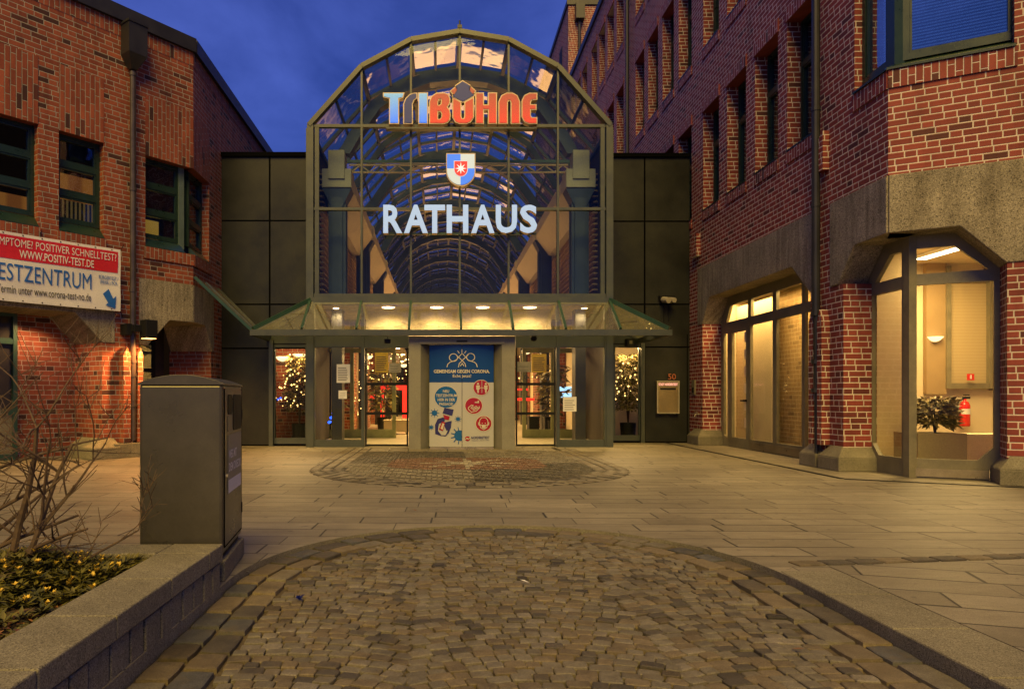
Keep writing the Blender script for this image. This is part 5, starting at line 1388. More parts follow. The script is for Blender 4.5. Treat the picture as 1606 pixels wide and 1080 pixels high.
strokes([[(510, 420 + i * 12), (510, 426 + i * 12)] for i in range(9)] + [[(494, 480), (526, 480)]], 5, M['pgold'], 'distance_mark')
strokes([[(400, 650), (400, 665), (425, 690), (465, 680), (490, 655), (488, 640)], [(400, 650), (425, 630), (440, 632), (420, 655)], [(425, 660), (465, 638)], [(432, 668), (475, 645)], [(440, 675), (484, 652)]], 6, M['pgold'], 'hands_shape')
fillp([(452, 600), (475, 600), (475, 590), (486, 590), (486, 612), (452, 610)], M['pgold'], 'tap_shape', .010)
strokes([[(490, 790), (492, 760), (510, 738), (540, 738), (558, 760), (560, 790), (550, 825), (525, 842), (500, 825), (490, 790)], [(490, 778), (482, 782), (484, 800), (491, 805)], [(560, 778), (568, 782), (566, 800), (559, 805)], [(496, 800), (508, 806)], [(555, 800), (543, 806)]], 6, M['pgold'], 'face_shape')
fillp([(508, 800), (543, 800), (541, 826), (526, 832), (510, 826)], M['pgold'], 'mask_shape', .012)
disc(513, 788, 4, M['pgold'], .011, 'eye_shape'); disc(538, 788, 4, M['pgold'], .011, 'eye_shape')
disc(393, 920, 21, M['pred']); strokes([[(376, 925), (390, 915), (397, 925), (411, 914)]], 7, M['pgold'], 'logo_mark')
pt('NORDERSTEDT', 423, 573, 900, 922, M['pnavy'], .02); pt('Zusammen. Zukunft. Leben.', 425, 573, 929, 938, M['pnavy'], 0)
m = MB(); m.box(PC - .66, PC + .66, PY + .03, PY + .3, .006, .05); m.build('threshold', m_plain('bright_steel', (.45, .38, .26, 1), .3, .8), PO)
# papers taped to the panes
def paper(xa, xb, ya, yb, Y, mat, lb, lines=6, par=None):
    x0, x1, z1, z0 = pX(xa, Y), pX(xb, Y), pZ(ya, Y), pZ(yb, Y)
    t = thing('notice', lb, 'notice', ((x0 + x1) / 2, Y, z0))
    m = MB(); m.box(x0, x1, Y - .004, Y, z0, z1); m.build('sheet', mat, t)
    m = MB(); h = z1 - z0
    for i in range(lines):
        z = z0 + h * (.12 + .76 * i / lines); m.box(x0 + .03, x1 - random.uniform(.03, .09), Y - .006, Y - .0045, z, z + h * .035)
    m.build('printed_lines', M['vdark'], t)
paper(528, 549, 571, 600, YF - .012, M['white'], 'white paper notice taped on the left fixed pane', 8)
paper(531, 544, 612, 625, YF - .012, M['white'], 'small square notice below the white paper on the left pane', 3)
paper(588, 609, 553, 584, YF - .012, m_plain('yellow_paper', (.45, .30, .03, 1), .6), 'yellow paper notice at the top of the left sliding door', 7)
paper(610, 629, 569, 584, YF - .012, m_plain('grey_paper', (.3, .28, .22, 1), .6), 'grey paper notice right of the yellow one on the left sliding door', 3)
paper(834, 857, 555, 584, YF - .012, m_plain('ochre_paper', (.42, .27, .04, 1), .6), 'ochre paper notice at the top of the right sliding door', 7)
paper(811, 833, 567, 583, YF - .012, m_plain('grey_print', (.28, .26, .2, 1), .6), 'pale picture notice left of the ochre one on the right sliding door', 2)
paper(883, 904, 622, 645, YF - .012, M['white'], 'grey white paper notice low on the right fixed pane', 5)
for x, lb in ((588, 'round prohibition sticker on left sliding door glass, left one'), (607, 'round prohibition sticker on left sliding door glass, right one'), (825, 'round prohibition sticker on right sliding door glass, left one'), (843, 'round prohibition sticker on right sliding door glass, right one')):
    c = (pX(x, YF - .013), YF - .013, pZ(591, YF)); m = MB()
    m.add([(c[0] + .045 * math.cos(a), c[1], c[2] + .045 * math.sin(a)) for a in [i * math.pi / 10 for i in range(20)]] + [(c[0] + .033 * math.cos(a), c[1], c[2] + .033 * math.sin(a)) for a in [i * math.pi / 10 for i in range(20)]],
          [(i, (i + 1) % 20, 20 + (i + 1) % 20, 20 + i) for i in range(20)])
    m.bar((c[0] - .03, c[1], c[2] + .03), (c[0] + .03, c[1], c[2] - .03), .008, .002)
    o = m.build('sticker', M['vdark'], recalc=False); tag(o, lb, 'sticker')

# ---- security cameras, sensor box
t = thing('security_camera', 'black dome camera hanging under the canopy beam right of the poster door', 'camera', (pX(837, 14.6), 14.6, 2.25))
m = MB(); c = (pX(837, 14.6), 14.6, 2.36); m.lathe(c, [(.0, -.11), (.045, -.10), (.07, -.055), (.075, -.03), (.06, 0)], 14); m.build('dome', M['black'], t, smooth=True)
t = thing('sensor_box', 'small black box hanging under the canopy beam left of the portal', 'sensor', (pX(609, 14.6), 14.6, 2.2))
m = MB(); X = pX(608, 14.6); m.box(X - .065, X + .065, 14.55, 14.65, 2.21, 2.30); m.tube([(X, 14.6, 2.30), (X, 14.6, 2.36)], .008, 6); m.build('housing', M['black'], t, bevel=.004)
t = thing('security_camera', 'square camera box beside the right side window under the canopy', 'camera', (pX(989, YR), YR - .2, 2.2))
X = pX(988, YR - .2); Z = pZ(537, YR - .2); m = MB(); m.box(X - .09, X + .09, YR - .30, YR - .08, Z - .09, Z + .09); m.build('housing', M['black'], t, bevel=.005)
m = MB(); m.lathe((X, YR - .302, Z), [(0, 0), (.04, 0)], 12) if False else m.box(X - .04, X + .03, YR - .305, YR - .3, Z - .04, Z + .04); m.build('lens', M['greyfr'], t)
X = pX(1043, YR); Z = pZ(472, YR)
t = thing('security_camera', 'pale twin camera high on the dark panel wall right of the canopy', 'camera', (X, YR, Z))
m = MB(); m.tube([(X - .02, YR - .35, Z - .03), (X - .08, YR - .12, Z + .02)], .07, 10); m.tube([(X + .12, YR - .32, Z - .02), (X + .06, YR - .1, Z + .02)], .06, 10); m.build('housing', M['beam'], t)
m = MB(); m.box(X - .16, X + .2, YR - .12, YR - .01, Z + .02, Z + .12); m.tube([(X - .03, YR - .02, Z), (X - .03, YR - .02, Z - .5)], .012, 6); m.tube([(X + .08, YR - .02, Z), (X + .08, YR - .02, Z - .5)], .012, 6); m.build('bracket', M['black'], t)

# ---- letterbox and house number
Yb = YR - .06
x0, x1, z1, z0 = pX(1029, Yb), pX(1064, Yb), pZ(597, Yb), pZ(648, Yb)
t = thing('letterbox', 'large bronze steel letterbox on the dark panel wall under the number 50', 'letterbox', ((x0 + x1) / 2, Yb, z0))
M['brz'] = m_plain('brushed_bronze', (.34, .27, .14, 1), .35, .7, var=.1)
m = MB(); m.box(x0, x1, Yb - .06, YR - .001, z0, z1); m.build('box_body', M['brz'], t, bevel=.012)
m = MB()
for a, b, c, e in ((x0, x0 + .025, z0, z1), (x1 - .025, x1, z0, z1), (x0 + .025, x1 - .025, z0, z0 + .025), (x0 + .025, x1 - .025, z1 - .025, z1)): m.box(a, b, Yb - .075, Yb - .058, c, e)
m.build('rim', M['beam'], t)
m = MB(); m.box(x0 + .08, x1 - .08, Yb - .068, Yb - .060, z1 - .21, z1 - .17); m.lathe((x0 + .06, Yb - .065, z0 + .3), [(0, 0), (.01, 0)], 8); m.build('slot', M['black'], t)
m = MB(); text_into(m, 'STADT NORDERSTEDT', x0 + .04, x1 - .04, z1 - .115, z1 - .055, lambda a, b, c: (a, Yb - .0725 , b), bold=.02); m.build('lettering', m_emit('lit_pink_lettering', (1, .5, .42), .9), t, recalc=False)
m = MB(); text_into(m, '50', pX(1047, YR), pX(1059, YR), pZ(595, YR), pZ(586, YR), lambda a, b, c: (a, YR - .03 + c, b), thick=.02, bold=.0)
o = m.build('house_number', m_plain('copper', (.5, .16, .07, 1), .4, .4)); tag(o, 'copper number 50 on the dark wall above the letterbox', 'house number')
t = thing('intercom', 'small grey intercom plate on the far brick pier beside the letterbox wall', 'intercom', (6.0, 16.55, 1.2))
m = MB(); m.box(5.97, 5.999, 16.45, 16.65, 1.15, 1.5); m.build('plate', M['greyfr'], t); m = MB(); m.box(5.96, 5.969, 16.5, 16.6, 1.2, 1.32); m.build('button', M['black'], t)
t = thing('tap', 'small outdoor tap low on the far brick pier', 'tap', (6.0, 16.2, .68))
m = MB(); m.tube([(6, 16.2, .70), (5.9, 16.2, .70), (5.88, 16.2, .64)], .014, 8); m.tube([(5.93, 16.12, .74), (5.93, 16.28, .74)], .01, 6); m.build('spout', M['beam'], t)

# ---- signs
YS = 15.12
def sX(x): return (x - 690) * YS / 1100
def sZ(y): return 1.1 + (622 - y) * YS / 1100
M['em_white'] = m_emit('white_sign_face', (0.30, 0.46, 0.80), 0.58)
M['rim_gold'] = m_plain('letter_side', (.36, .26, .12, 1), .4, .3)
rt = thing('lit_sign', 'large white glowing RATHAUS lettering across the glass front', 'sign', (sX(721), YS, sZ(366)))
for ch, a, b in (('R', 601, 631), ('A', 633.5, 671), ('T', 665.5, 698), ('H', 700.5, 734.5), ('A', 739, 775.5), ('U', 777.5, 811), ('S', 815.5, 842.5)):
    m = MB(); text_into(m, ch, sX(a), sX(b), sZ(365.5), sZ(321), lambda p, q, c: (p, YS - c, q), thick=.16, bold=.030, mi=0, side=1)
    m.build('letter', [M['em_white'], M['rim_gold']], rt, recalc=False)
m = MB(); m.box(sX(600), sX(843), YS + .18, YS + .22, sZ(365) , sZ(362)); m.build('sign_rail', M['rib'], rt)
TB = thing('lit_sign', 'red and blue art deco TRIBÜHNE lettering crowned by a dark blue jewel', 'sign', (sX(724), YS, sZ(197)))
def tz(p): return (580 + p[0] / 4.154, 120 + p[1] / 4.154)
def m_grad(name, c0, c1, em):
    t = NT(name); pos, p, n = geo(t)
    f = t.node('ShaderNodeMapRange'); t.put(f.inputs[0], p[2]); f.inputs[1].default_value = sZ(194); f.inputs[2].default_value = sZ(146)
    sp = t.noise(pos, 130, 2); c = t.mixc(f.outputs[0], c0, c1)
    c = t.mixc(1.0, c, t.ramp(sp, [(.35, (.55, .55, .55)), (.65, (1.5, 1.5, 1.5))]), 'MULTIPLY')
    o = t.pbsdf(c, .3); t.l.new(c, o.inputs['Emission Color']); o.inputs['Emission Strength'].default_value = em; return t.m
M['t_blue'] = m_grad('blue_letter', (.02, .16, .95, 1), (.15, .36, .55, 1), .7)
M['t_red'] = m_grad('red_letter', (.62, .035, .02, 1), (.30, .05, .03, 1), .5)
M['t_dred'] = m_grad('dark_red_letter', (.45, .02, .02, 1), (.10, .01, .01, 1), .5)
M['t_navy'] = m_emit('navy_letter', (.008, .030, .20), .35, base=(.002, .006, .03, 1))
M['rim_pale'] = m_plain('pale_letter_rim', (.50, .40, .27, 1), .35, .2)
def grow(L, d):
    out_ = []; n = len(L); ar = sum(L[i][0] * L[(i + 1) % n][1] - L[(i + 1) % n][0] * L[i][1] for i in range(n)); s = 1 if ar > 0 else -1
    for i in range(n):
        a, b, c = L[i - 1], L[i], L[(i + 1) % n]
        def nn(p, q): l = math.hypot(q[0] - p[0], q[1] - p[1]) or 1; return ((q[1] - p[1]) / l * s, -(q[0] - p[0]) / l * s)
        n1, n2 = nn(a, b), nn(b, c); vx_, vy_ = n1[0] + n2[0], n1[1] + n2[1]; k = d * 2 / max(.9, (vx_ * vx_ + vy_ * vy_))
        out_.append((b[0] + vx_ * k, b[1] + vy_ * k))
    return out_
LT = [('t_blue', [(92, 112), (218, 112), (212, 134), (184, 140), (184, 303), (132, 303), (132, 140), (92, 130)], []),
      ('t_navy', [(224, 303), (224, 180), (237, 147), (262, 122), (288, 113), (303, 113), (303, 138), (285, 150), (274, 175), (274, 303)], []),
      ('t_blue', [(322, 112), (372, 112), (372, 303), (322, 303)], []),
      ('t_red', [(393, 303), (393, 165), (407, 132), (436, 113), (488, 113), (508, 122), (518, 145), (517, 172), (500, 200), (516, 222), (521, 250), (517, 280), (503, 297), (480, 304)],
       [[(440, 165), (448, 145), (466, 145), (470, 160), (468, 182), (455, 192), (440, 192)], [(440, 224), (462, 224), (472, 240), (472, 262), (462, 282), (440, 282)]]),
      ('t_red', [(544, 144), (590, 172), (590, 262), (598, 280), (614, 280), (622, 262), (622, 172), (672, 144), (672, 265), (655, 292), (630, 303), (585, 303), (560, 293), (544, 265)], []),
      ('t_navy', [(605, 33), (652, 62), (648, 92), (680, 122), (606, 164), (542, 130), (570, 92), (562, 62)], []),
      ('t_red', [(530, 95), (560, 72), (567, 92), (548, 120)], []), ('t_red', [(685, 95), (655, 70), (652, 92), (670, 118)], []),
      ('t_red', [(694, 112), (737, 112), (737, 190), (776, 190), (776, 112), (822, 112), (822, 303), (776, 303), (776, 212), (737, 212), (737, 303), (694, 303)], []),
      ('t_red', [(844, 303), (844, 165), (862, 128), (892, 113), (928, 113), (957, 128), (973, 165), (973, 303), (924, 303), (924, 170), (916, 152), (900, 152), (893, 170), (893, 303)], []),
      ('t_red', [(1085, 114), (1085, 146), (1052, 150), (1043, 165), (1043, 188), (1080, 188), (1080, 212), (1043, 212), (1043, 258), (1052, 272), (1085, 272), (1085, 303), (1040, 304), (1010, 292), (995, 262), (995, 160), (1010, 128), (1040, 113)], [])]
for mat, L, Hs in LT:
    c2 = lambda q: (sX(tz(q)[0]), sZ(tz(q)[1]))
    m = MB(); m.poly([c2(q) for q in grow(L, 7)], lambda a, b: (a, YS - .0, b), lambda a, b: (a, YS + .16, b), holes=[[c2(q) for q in grow(h, -5.5)] for h in Hs])
    lt = m.build('letter', M['rim_pale'], TB)
    m = MB(); m.poly([c2(q) for q in L], lambda a, b: (a, YS - .012, b), lambda a, b: (a, YS - .001, b), holes=[[c2(q) for q in h] for h in Hs])
    m.build('letter_face', M[mat], lt)
m = MB(); z = sZ(200); m.box(sX(605), sX(842), YS + .02, YS + .2, z - .015, z + .015); m.build('sign_rail', M['olive'], TB)
# coat of arms
CR = thing('coat_of_arms', 'glowing blue and white quartered shield with a white star on red, above RATHAUS', 'emblem', (sX(723), YS, sZ(291)))
def shield(cx, yt, w, h, n=10):
    L = [(cx - w / 2, yt), (cx + w / 2, yt), (cx + w / 2, yt + h * .55)]
    for i in range(1, n * 2): a = math.pi * i / (2 * n); L.append((cx + w / 2 * math.cos(a), yt + h * .55 + h * .45 * math.sin(a)))
    L.append((cx - w / 2, yt + h * .55)); return L
def half(L, left, top, cx, cy):
    out_ = []
    f = lambda p: (p[0] <= cx) == left if True else 0
    # clip by two half planes
    def clip(P, ax, v, keep_less):
        o = []
        for i in range(len(P)):
            a, b = P[i], P[(i + 1) % len(P)]; ia = (a[ax] <= v) == keep_less or a[ax] == v; ib = (b[ax] <= v) == keep_less or b[ax] == v
            if ia: o.append(a)
            if ia != ib: k = (v - a[ax]) / (b[ax] - a[ax]); o.append((a[0] + (b[0] - a[0]) * k, a[1] + (b[1] - a[1]) * k))
        return o
    return clip(clip(L, 0, cx, left), 1, cy, top)
s2 = lambda q: (sX(q[0]), sZ(q[1]))
m = MB(); m.poly([s2(q) for q in shield(722.7, 240.3, 46, 52)], lambda a, b: (a, YS, b), lambda a, b: (a, YS + .2, b)); m.build('shield_body', M['rim_pale'], CR)
M['s_blue'] = m_emit('shield_blue', (.03, .17, .85), .75); M['s_white'] = m_emit('shield_white', (.42, .52, .58), .7); M['s_red'] = m_emit('shield_red', (.75, .03, .04), .6); M['s_star'] = m_emit('star_white', (.8, .8, .85), .7)
SH = shield(722.7, 242, 43, 48)
for left, top, mt in ((True, True, 's_blue'), (False, True, 's_white'), (True, False, 's_white'), (False, False, 's_blue')):
    q = half(SH, left, top, 722.3, 264.5); m = MB(); m.poly([s2(p) for p in q], lambda a, b: (a, YS - .012, b), lambda a, b: (a, YS - .001, b)); m.build('quarter', M[mt], CR)
m = MB(); m.poly([s2(q) for q in shield(722.7, 252.5, 22, 25)], lambda a, b: (a, YS - .016, b), lambda a, b: (a, YS - .012, b)); m.build('inner_rim', M['s_white'], CR)
m = MB(); m.poly([s2(q) for q in shield(722.7, 253.5, 20, 23)], lambda a, b: (a, YS - .022, b), lambda a, b: (a, YS - .0165, b)); m.build('inner_shield', M['s_red'], CR)
star = []
for i in range(16):
    a = math.pi * i / 8 - math.pi / 2; r = 9.2 if i % 2 == 0 else 3.0
    if i == 0: r = 10.5
    star.append((722.7 + r * math.cos(a), 264.8 + r * math.sin(a)))
m = MB(); m.poly([s2(q) for q in star], lambda a, b: (a, YS - .028, b), lambda a, b: (a, YS - .0225, b)); m.build('star', M['s_star'], CR)

# ================================================================== LITTER BIN
BZ0, BZ1 = .135, 1.175
bd = Vector((-1.376 + 1.293, 4.86 - 4.17, 0)).normalized(); bn_ = Vector((bd.y, -bd.x, 0))     # along the side; outward to the right
Q = Vector((-1.293, 4.17, 0)); BW, BL = .475, .70
def bp(s, w, z): v = Q + bd * s - bn_ * w; return (v.x, v.y, z)
BN = thing('litter_bin', 'tall dark grey litter bin with rounded lid standing behind the planter wall', 'bin', bp(BL / 2, BW / 2, .0))
m = MB(); m.hexa([bp(-.0, -.015, 0), bp(BL + .02, -.015, 0), bp(BL + .02, BW, 0), bp(0, BW, 0), bp(0, -.015, .125), bp(BL + .02, -.015, .125), bp(BL + .02, BW, .125), bp(0, BW, .125)]); m.build('plinth', M['gran'], BN, bevel=.008)
M['binp'] = m_plain('bin_paint', (.078, .070, .050, 1), .30, .40, var=.22, nscale=2.6, fine=.05)
m = MB(); m.hexa([bp(.03, .02, .12), bp(BL - .02, .02, .12), bp(BL - .02, BW - .02, .12), bp(.03, BW - .02, .12), bp(.03, .02, .2), bp(BL - .02, .02, .2), bp(BL - .02, BW - .02, .2), bp(.03, BW - .02, .2)]); m.build('base', M['black'], BN)
m = MB(); m.hexa([bp(0, 0, BZ0 + .02), bp(BL, .0, BZ0 + .02), bp(BL, BW, BZ0 + .02), bp(0, BW, BZ0 + .02), bp(0, 0, BZ1), bp(BL, 0, BZ1), bp(BL, BW, BZ1), bp(0, BW, BZ1)]); m.build('body', M['binp'], BN, bevel=.018)
m = MB(); n = 14
arcp = [(-.006 + (BW + .012) * i / n, BZ1 + .004 + .052 * math.sin(math.pi * i / n) ** .8) for i in range(n + 1)]
pl = [(-.006, BZ1 - .004)] + arcp + [(BW + .006, BZ1 - .004)]
m.poly(pl, lambda a, b: bp(-.006, a, b), lambda a, b: bp(BL + .006, a, b)); m.build('lid', M['binp'], BN, bevel=.006)
def side(s, z, c): v = Q + bd * s + bn_ * c; return (v.x, v.y, z)
m = MB()
m.poly([(.055, .20), (BL - .03, .20), (BL - .03, BZ1 - .03), (.055, BZ1 - .03)], lambda a, b: side(a, b, .004), lambda a, b: side(a, b, -.002), holes=[]); dr_ = m.build('side_door', M['binp'], BN, bevel=.002)
def rr(x0, x1, z0, z1, r, n=4):
    L = []
    for cx, cz, a0 in ((x1 - r, z0 + r, -90), (x1 - r, z1 - r, 0), (x0 + r, z1 - r, 90), (x0 + r, z0 + r, 180)):
        for i in range(n + 1): a = R(a0 + 90 * i / n); L.append((cx + r * math.cos(a), cz + r * math.sin(a)))
    return L
m = MB(); m.poly(rr(.33, .64, .885, 1.115, .035), lambda a, b: side(a, b, .008), lambda a, b: side(a, b, .0045)); m.build('opening', M['black'], BN)
m = MB(); m.poly(rr(.145, .29, .99, 1.115, .03), lambda a, b: side(a, b, .008), lambda a, b: side(a, b, .0045)); m.build('ash_opening', M['black'], BN)
m = MB(); m.poly(rr(.145, .29, .885, .985, .01), lambda a, b: side(a, b, .0075), lambda a, b: side(a, b, .0045)); m.build('ashtray', M['greyfr'], BN)
m = MB(); m.tube([side(.085, .62, .004), side(.085, .62, .018)], .012, 10); m.build('lock', M['beam'], BN)
for hz in (.34, .98):
    m = MB(); m.tube([side(BL - .022, hz - .035, .003), side(BL - .022, hz + .035, .003)], .007, 8); m.build('hinge', M['black'], BN)
m = MB()
for s0, s1, z0, z1 in ((.048, .054, .195, BZ1 - .025), (BL - .029, BL - .023, .195, BZ1 - .025), (.05, BL - .025, .192, .198)): m.poly([(s0, z0), (s1, z0), (s1, z1), (s0, z1)], lambda a, b: side(a, b, .0052), lambda a, b: side(a, b, .0005))
m.build('door_seam', M['seam'], BN)
m = MB(); m.poly([(.15, .50), (.63, .50), (.63, .865), (.15, .865)], lambda a, b: side(a, b, .007), lambda a, b: side(a, b, .0045)); stk = m.build('sticker', m_plain('grey_sticker', (.17, .165, .15, 1), .4), BN)
m = MB(); m.poly([(.16, .505), (.62, .505), (.62, .585), (.16, .585)], lambda a, b: side(a, b, .0085), lambda a, b: side(a, b, .0072)); m.build('sticker_strip', M['white'], stk)
m = MB(); text_into(m, 'WEG MIT', .17, .45, .715, .77, lambda a, b, c: side(a, b, .0085), bold=.03); text_into(m, 'DEM DRECK!', .17, .62, .635, .69, lambda a, b, c: side(a, b, .0085), bold=.03); m.build('lettering', M['white'], stk, recalc=False)

# ================================================================== PLANTER
PW = thing('planter_wall', 'low granite planter wall of upright blocks under flat capstones, lower left', 'planter', (-1.42, 2.6, 0))
m = MB(); y = -1.0
while y < 4.05:
    L = random.uniform(.135, .175); y1 = min(y + L, 4.06)
    m.box(-1.54 , -1.272 + random.uniform(-.006, .002), y + .008, y1 - .008, -.1, .141 + random.uniform(-.002, .0)); y = y1
m.build('wall_blocks', M['gran'], PW, bevel=.006)
m = MB(); m.box(-1.535, -1.31, -1, 4.06, -.1, .147); m.build('wall_core', M['seam'], PW)
m = MB(); y = 4.085 - .27
ends = [4.085, 3.84, 3.30, 2.74, 2.2, 1.6, 1.0]
for a, b in zip(ends[:-1], ends[1:]): m.box(-1.55, -1.262, b + .003, a - .003, .148, .246)
for i in range(7): m.box(-1.556 - .55 * (i + 1) + .003, -1.556 - .55 * i, 3.84 - .0, 4.083, .0, .244)
m.build('capstones', M['gran'], PW, bevel=.007)
def m_soil():
    t = NT('leaf_litter_soil'); pos, p, n = geo(t); v = t.node('ShaderNodeTexVoronoi'); t.l.new(pos, v.inputs['Vector']); v.inputs['Scale'].default_value = 45
    c = t.ramp(t.white(v.outputs['Color']), [(0, (.02, .014, .008)), (.6, (.06, .035, .015)), (1, (.14, .08, .03))]); t.pbsdf(c, .9, normal=t.bump(v.outputs['Distance'], 1.0, .02)); return t.m
m = MB(); n = 30
vs = [(-4.6 + 3.06 * i / n, .6 + 3.24 * j / n, .15 + .03 * math.sin(i * 1.3 + j) + .03 * math.sin(j * .9)) for j in range(n + 1) for i in range(n + 1)]
m.add(vs, [(j * (n + 1) + i, j * (n + 1) + i + 1, (j + 1) * (n + 1) + i + 1, (j + 1) * (n + 1) + i) for j in range(n) for i in range(n)])
o = m.build('planter_soil', m_soil(), kind='structure')
M['gleaf'] = m_leaf('ground_cover_leaf', (.040, .044, .008), (.17, .145, .022)); M['yel'] = m_leaf('yellow_floret', (.50, .33, .03), (.80, .55, .06)); M['dry'] = m_leaf('dry_leaf', (.08, .022, .008), (.30, .15, .05))
def leafblade(m, c, d, L, w, mi, fold=.25):
    up = Vector((0, 0, 1)); s = d.cross(up); s = s.normalized() if s.length > .01 else Vector((1, 0, 0))
    n_ = s.cross(d).normalized()
    m.add([c, c + d * L * .55 + s * w + n_ * w * fold, c + d * L, c + d * L * .55 - s * w + n_ * w * fold, c + d * L * .55], [(0, 1, 4), (1, 2, 4), (0, 4, 3), (4, 2, 3)], mi)
m = MB()
def gh(x, y):
    return   .165 + .12 * math.exp(-((x + 1.98) / .42) ** 2 - ((y - 3.5) / .35) ** 2) + .04 * math.sin(x * 7 + y * 3) * .5
k = 0
while k < 2200:
    x = random.uniform(-3.3, -1.58); y = random.uniform(2.55, 3.82)
    if y < 2.95 + .10 * math.sin(x * 9) and random.random() < .80: continue
    if x > -1.6 - max(0, (3.4 - y)) * .22 and random.random() < .7: continue
    k += 1
    c = Vector((x, y, gh(x, y) + random.uniform(-.03, .025)))
    nl = random.randint(7, 10); a0 = random.uniform(0, 6.28)
    for i in range(nl):
        a = a0 + 6.283 * i / nl + random.uniform(-.2, .2); d = Vector((math.cos(a), math.sin(a), random.uniform(-.05, .75))).normalized()
        leafblade(m, c, d, random.uniform(.045, .075), .0095, 0)
    if random.random() < .13:
        f = c + Vector((0, 0, .022))
        for i in range(9):
            a = random.uniform(0, 6.28); d = Vector((math.cos(a) * .5, math.sin(a) * .5, random.uniform(.4, 1))).normalized(); leafblade(m, f, d, random.uniform(.020, .032), .008, 1)
for i in range(2600):
    x = random.uniform(-3.2, -1.57); y = random.uniform(1.9, 3.25)
    c = Vector((x, y, .165 + .02 * random.random())); a = random.uniform(0, 6.28)
    leafblade(m, c, Vector((math.cos(a), math.sin(a), random.uniform(-.2, .5))).normalized(), random.uniform(.02, .05), random.uniform(.006, .016), 2)
for i in range(40):
    b = Vector((-1.78 + random.uniform(-.16, .12), 3.35 + random.uniform(-.12, .12), .15)); a = random.uniform(0, 6.28)
    leafblade(m, b, Vector((math.cos(a) * .35, math.sin(a) * .35, 1)).normalized(), random.uniform(.09, .15), .006, 0)
o = m.build('ground_cover', [M['gleaf'], M['yel'], M['dry']], kind='stuff', recalc=False)
tag(o, 'green ground cover with small yellow flowers and brown fallen leaves in the planter', 'plants')
# bare thorny shrub
M['bark'] = m_plain('bare_twig', (.095, .060, .030, 1), .8, var=.35, nscale=30)
SB = thing('bare_shrub', 'leafless pruned shrub with thorny twigs growing in the planter', 'shrub', (-2.2, 3.5, .15))
m = MB(); random.seed(21)
def grow_b(p, d, L, r, lev):
    r *= .86
    n = 5; path = [p]; rad = [r]; q = Vector(p); dd = Vector(d)
    for i in range(n):
        dd = (dd + Vector((random.uniform(-1, 1), random.uniform(-1, 1), random.uniform(-.6, .8))) * .16).normalized(); q = q + dd * L / n
        path.append(q.copy()); rad.append(r * (1 - .62 * (i + 1) / n) + .0008)
    m.tube(path, rad, 7 if r > .008 else 4)
    if r > .004:
        for i in range(int(L * 26)):
            k = random.randint(1, n - 1); c = path[k].lerp(path[k + 1], random.random()); a = Vector((random.uniform(-1, 1), random.uniform(-1, 1), random.uniform(-.5, 1))).normalized()
            m.tube([c, c + a * random.uniform(.012, .022)], [.0022, .0004], 3, cap=False)
    if lev > 0:
        for i in range(random.randint(3, 5)):
            k = random.randint(1, n); c = path[k]; a = Vector((random.uniform(-1, 1), random.uniform(-1, 1), random.uniform(-.35, .8))).normalized()
            grow_b(c, (dd * .55 + a * .85).normalized(), L * random.uniform(.42, .75), rad[k] * .72, lev - 1)
for (x, y, dx, dy, dz, L, r) in ((-2.30, 3.55, -.15, 0, 1, .85, .026), (-2.20, 3.50, .22, .1, 1, .84, .025), (-2.10, 3.45, .45, -.1, .85, .78, .020), (-2.38, 3.5, -.4, -.2, .9, .8, .022),
                                (-2.42, 3.6, .1, .1, 1, .95, .026), (-2.02, 3.52, .9, .0, .45, .55, .010), (-2.5, 3.4, .6, -.3, .5, .6, .011)):
    grow_b(Vector((x, y, .13)), Vector((dx, dy, dz)).normalized(), L, r, 3)
m.build('branches', M['bark'], SB)
# bits of litter on the stones
m = MB(); c = Vector((pX(470, 3.95), 3.95, road_z(3.95) + .008)); random.seed(3)
for i in range(9):
    a = Vector((random.uniform(-1, 1), random.uniform(-1, 1), random.uniform(0, .9))) * .03; b = Vector((random.uniform(-1, 1), random.uniform(-1, 1), random.uniform(0, .9))) * .03
    m.add([c, c + a, c + b], [(0, 1, 2)])
o = m.build('crumpled_wrapper', m_plain('blue_foil', (.02, .03, .20, 1), .25, .5), recalc=False); tag(o, 'small crumpled dark blue wrapper lying on the cobblestones', 'litter')
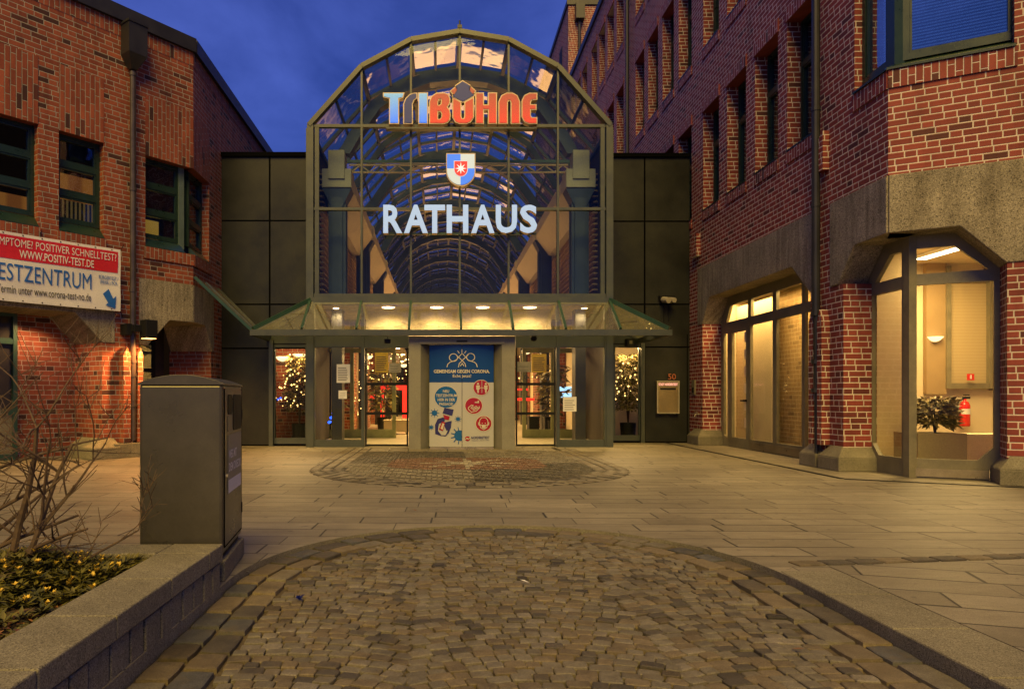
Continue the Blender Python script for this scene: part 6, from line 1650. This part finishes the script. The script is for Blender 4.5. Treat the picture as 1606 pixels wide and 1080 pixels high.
# more of the busy interior: palms, glowing boards and added gold dots
random.seed(5)
for (x, Y, h, lb) in ((600, 22.5, 2.0, 'tall palm deep in the passage behind the left sliding door'), (520, 19.8, 1.9, 'slim palm behind the left fixed pane'), (905, 21.5, 2.0, 'slim palm behind the right fixed pane')):
    leafy('potted_palm', pX(x, Y), Y, .03, h, .34, lb, pot=.18, n=420, ls=.28)
for (xa, xb, ya, yb, Y, mt, lb) in ((607, 626, 556, 580, 26.0, M['white'], 'pale glowing board hanging behind the left sliding door'), (498, 513, 560, 640, 19.4, M['cream'], 'tall cream board behind the left fixed pane'),
                                    (850, 866, 575, 600, 24.0, M['white'], 'pale glowing board behind the right sliding door')):
    m = MB(); a, b, c, e = pX(xa, Y), pX(xb, Y), pZ(yb, Y), pZ(ya, Y); m.box(a, b, Y, Y + .04, c, e); m.box(a + .02, b - .02, Y - .006, Y - .001, c + .02, (c + e) / 2, 1)
    m.tube([((a + b) / 2, Y + .02, e), ((a + b) / 2, Y + .02, 3.0)], .008, 5, 1)
    o = m.build('display_board', [mt, M['glow_wall']]); tag(o, lb, 'board')  # lower half of each board glows, light put into its colour
M['em_gold'] = m_emit('gold_glints', (1.0, 0.62, 0.20), 5.0)  # added dots imitate backlit leaves and gold reflections
def sparkle(x0, x1, y0, y1, Y, n, lb):
    m = MB()
    P_ = []
    for i in range(n):
        x = pX(random.uniform(x0, x1), Y); z = pZ(random.uniform(y0, y1), Y); yy = Y + random.uniform(-.25, .25); r = random.uniform(.010, .026)
        m.lathe((x, yy, z), [(0, -r), (r, 0), (0, r)], 5); P_.append((x, yy, z))
    P_.sort(key=lambda p: -p[2])
    m.tube(P_, .003, 3, 1)
    o = m.build('light_dots', [M['em_gold'], M['black']]); tag(o, lb, 'lights')
sparkle(432, 480, 556, 640, 16.9, 60, 'added warm gold glints in the tree behind the left side window')
sparkle(962, 1004, 556, 630, 17.4, 40, 'added warm gold glints in the ficus behind the right side window')
sparkle(576, 638, 553, 596, 21.5, 55, 'added warm gold glints high behind the left sliding door')
sparkle(812, 870, 550, 600, 22.5, 45, 'added warm gold glints high behind the right sliding door')
sparkle(545, 566, 580, 650, 20.5, 22, 'added warm gold glints in the palm behind the left fixed pane')
# small things lying about: leaves, a drain cover, cigarette ends
random.seed(11)
for k, (x, y, lb) in enumerate(((655, 803, 'small dry leaf lying on the slabs left of the axis'), (1150, 905, 'dry leaf on the dark edge setts near the kerb'), (1240, 1000, 'curled brown leaf in the gutter by the kerb'), (830, 905, 'pale scrap of paper among the cobbles'), (392, 890, 'thin white straw by the foot of the litter bin'))):
    Y = 1210 / (y - 622); X = pX(x, Y); z0 = .012 if Y > 6 or X > 2.15 else road_z(Y) + .012
    m = MB(); a = random.uniform(0, 6); d = Vector((math.cos(a), math.sin(a), .25)).normalized()
    leafblade(m, Vector((X, Y, z0)), d, .06, .012 if k < 4 else .003, 0)
    o = m.build('leaf' if k < 3 else ('paper_scrap' if k == 3 else 'straw'), M['dry'] if k < 3 else M['white'], recalc=False); tag(o, lb, 'leaf' if k < 3 else 'litter')
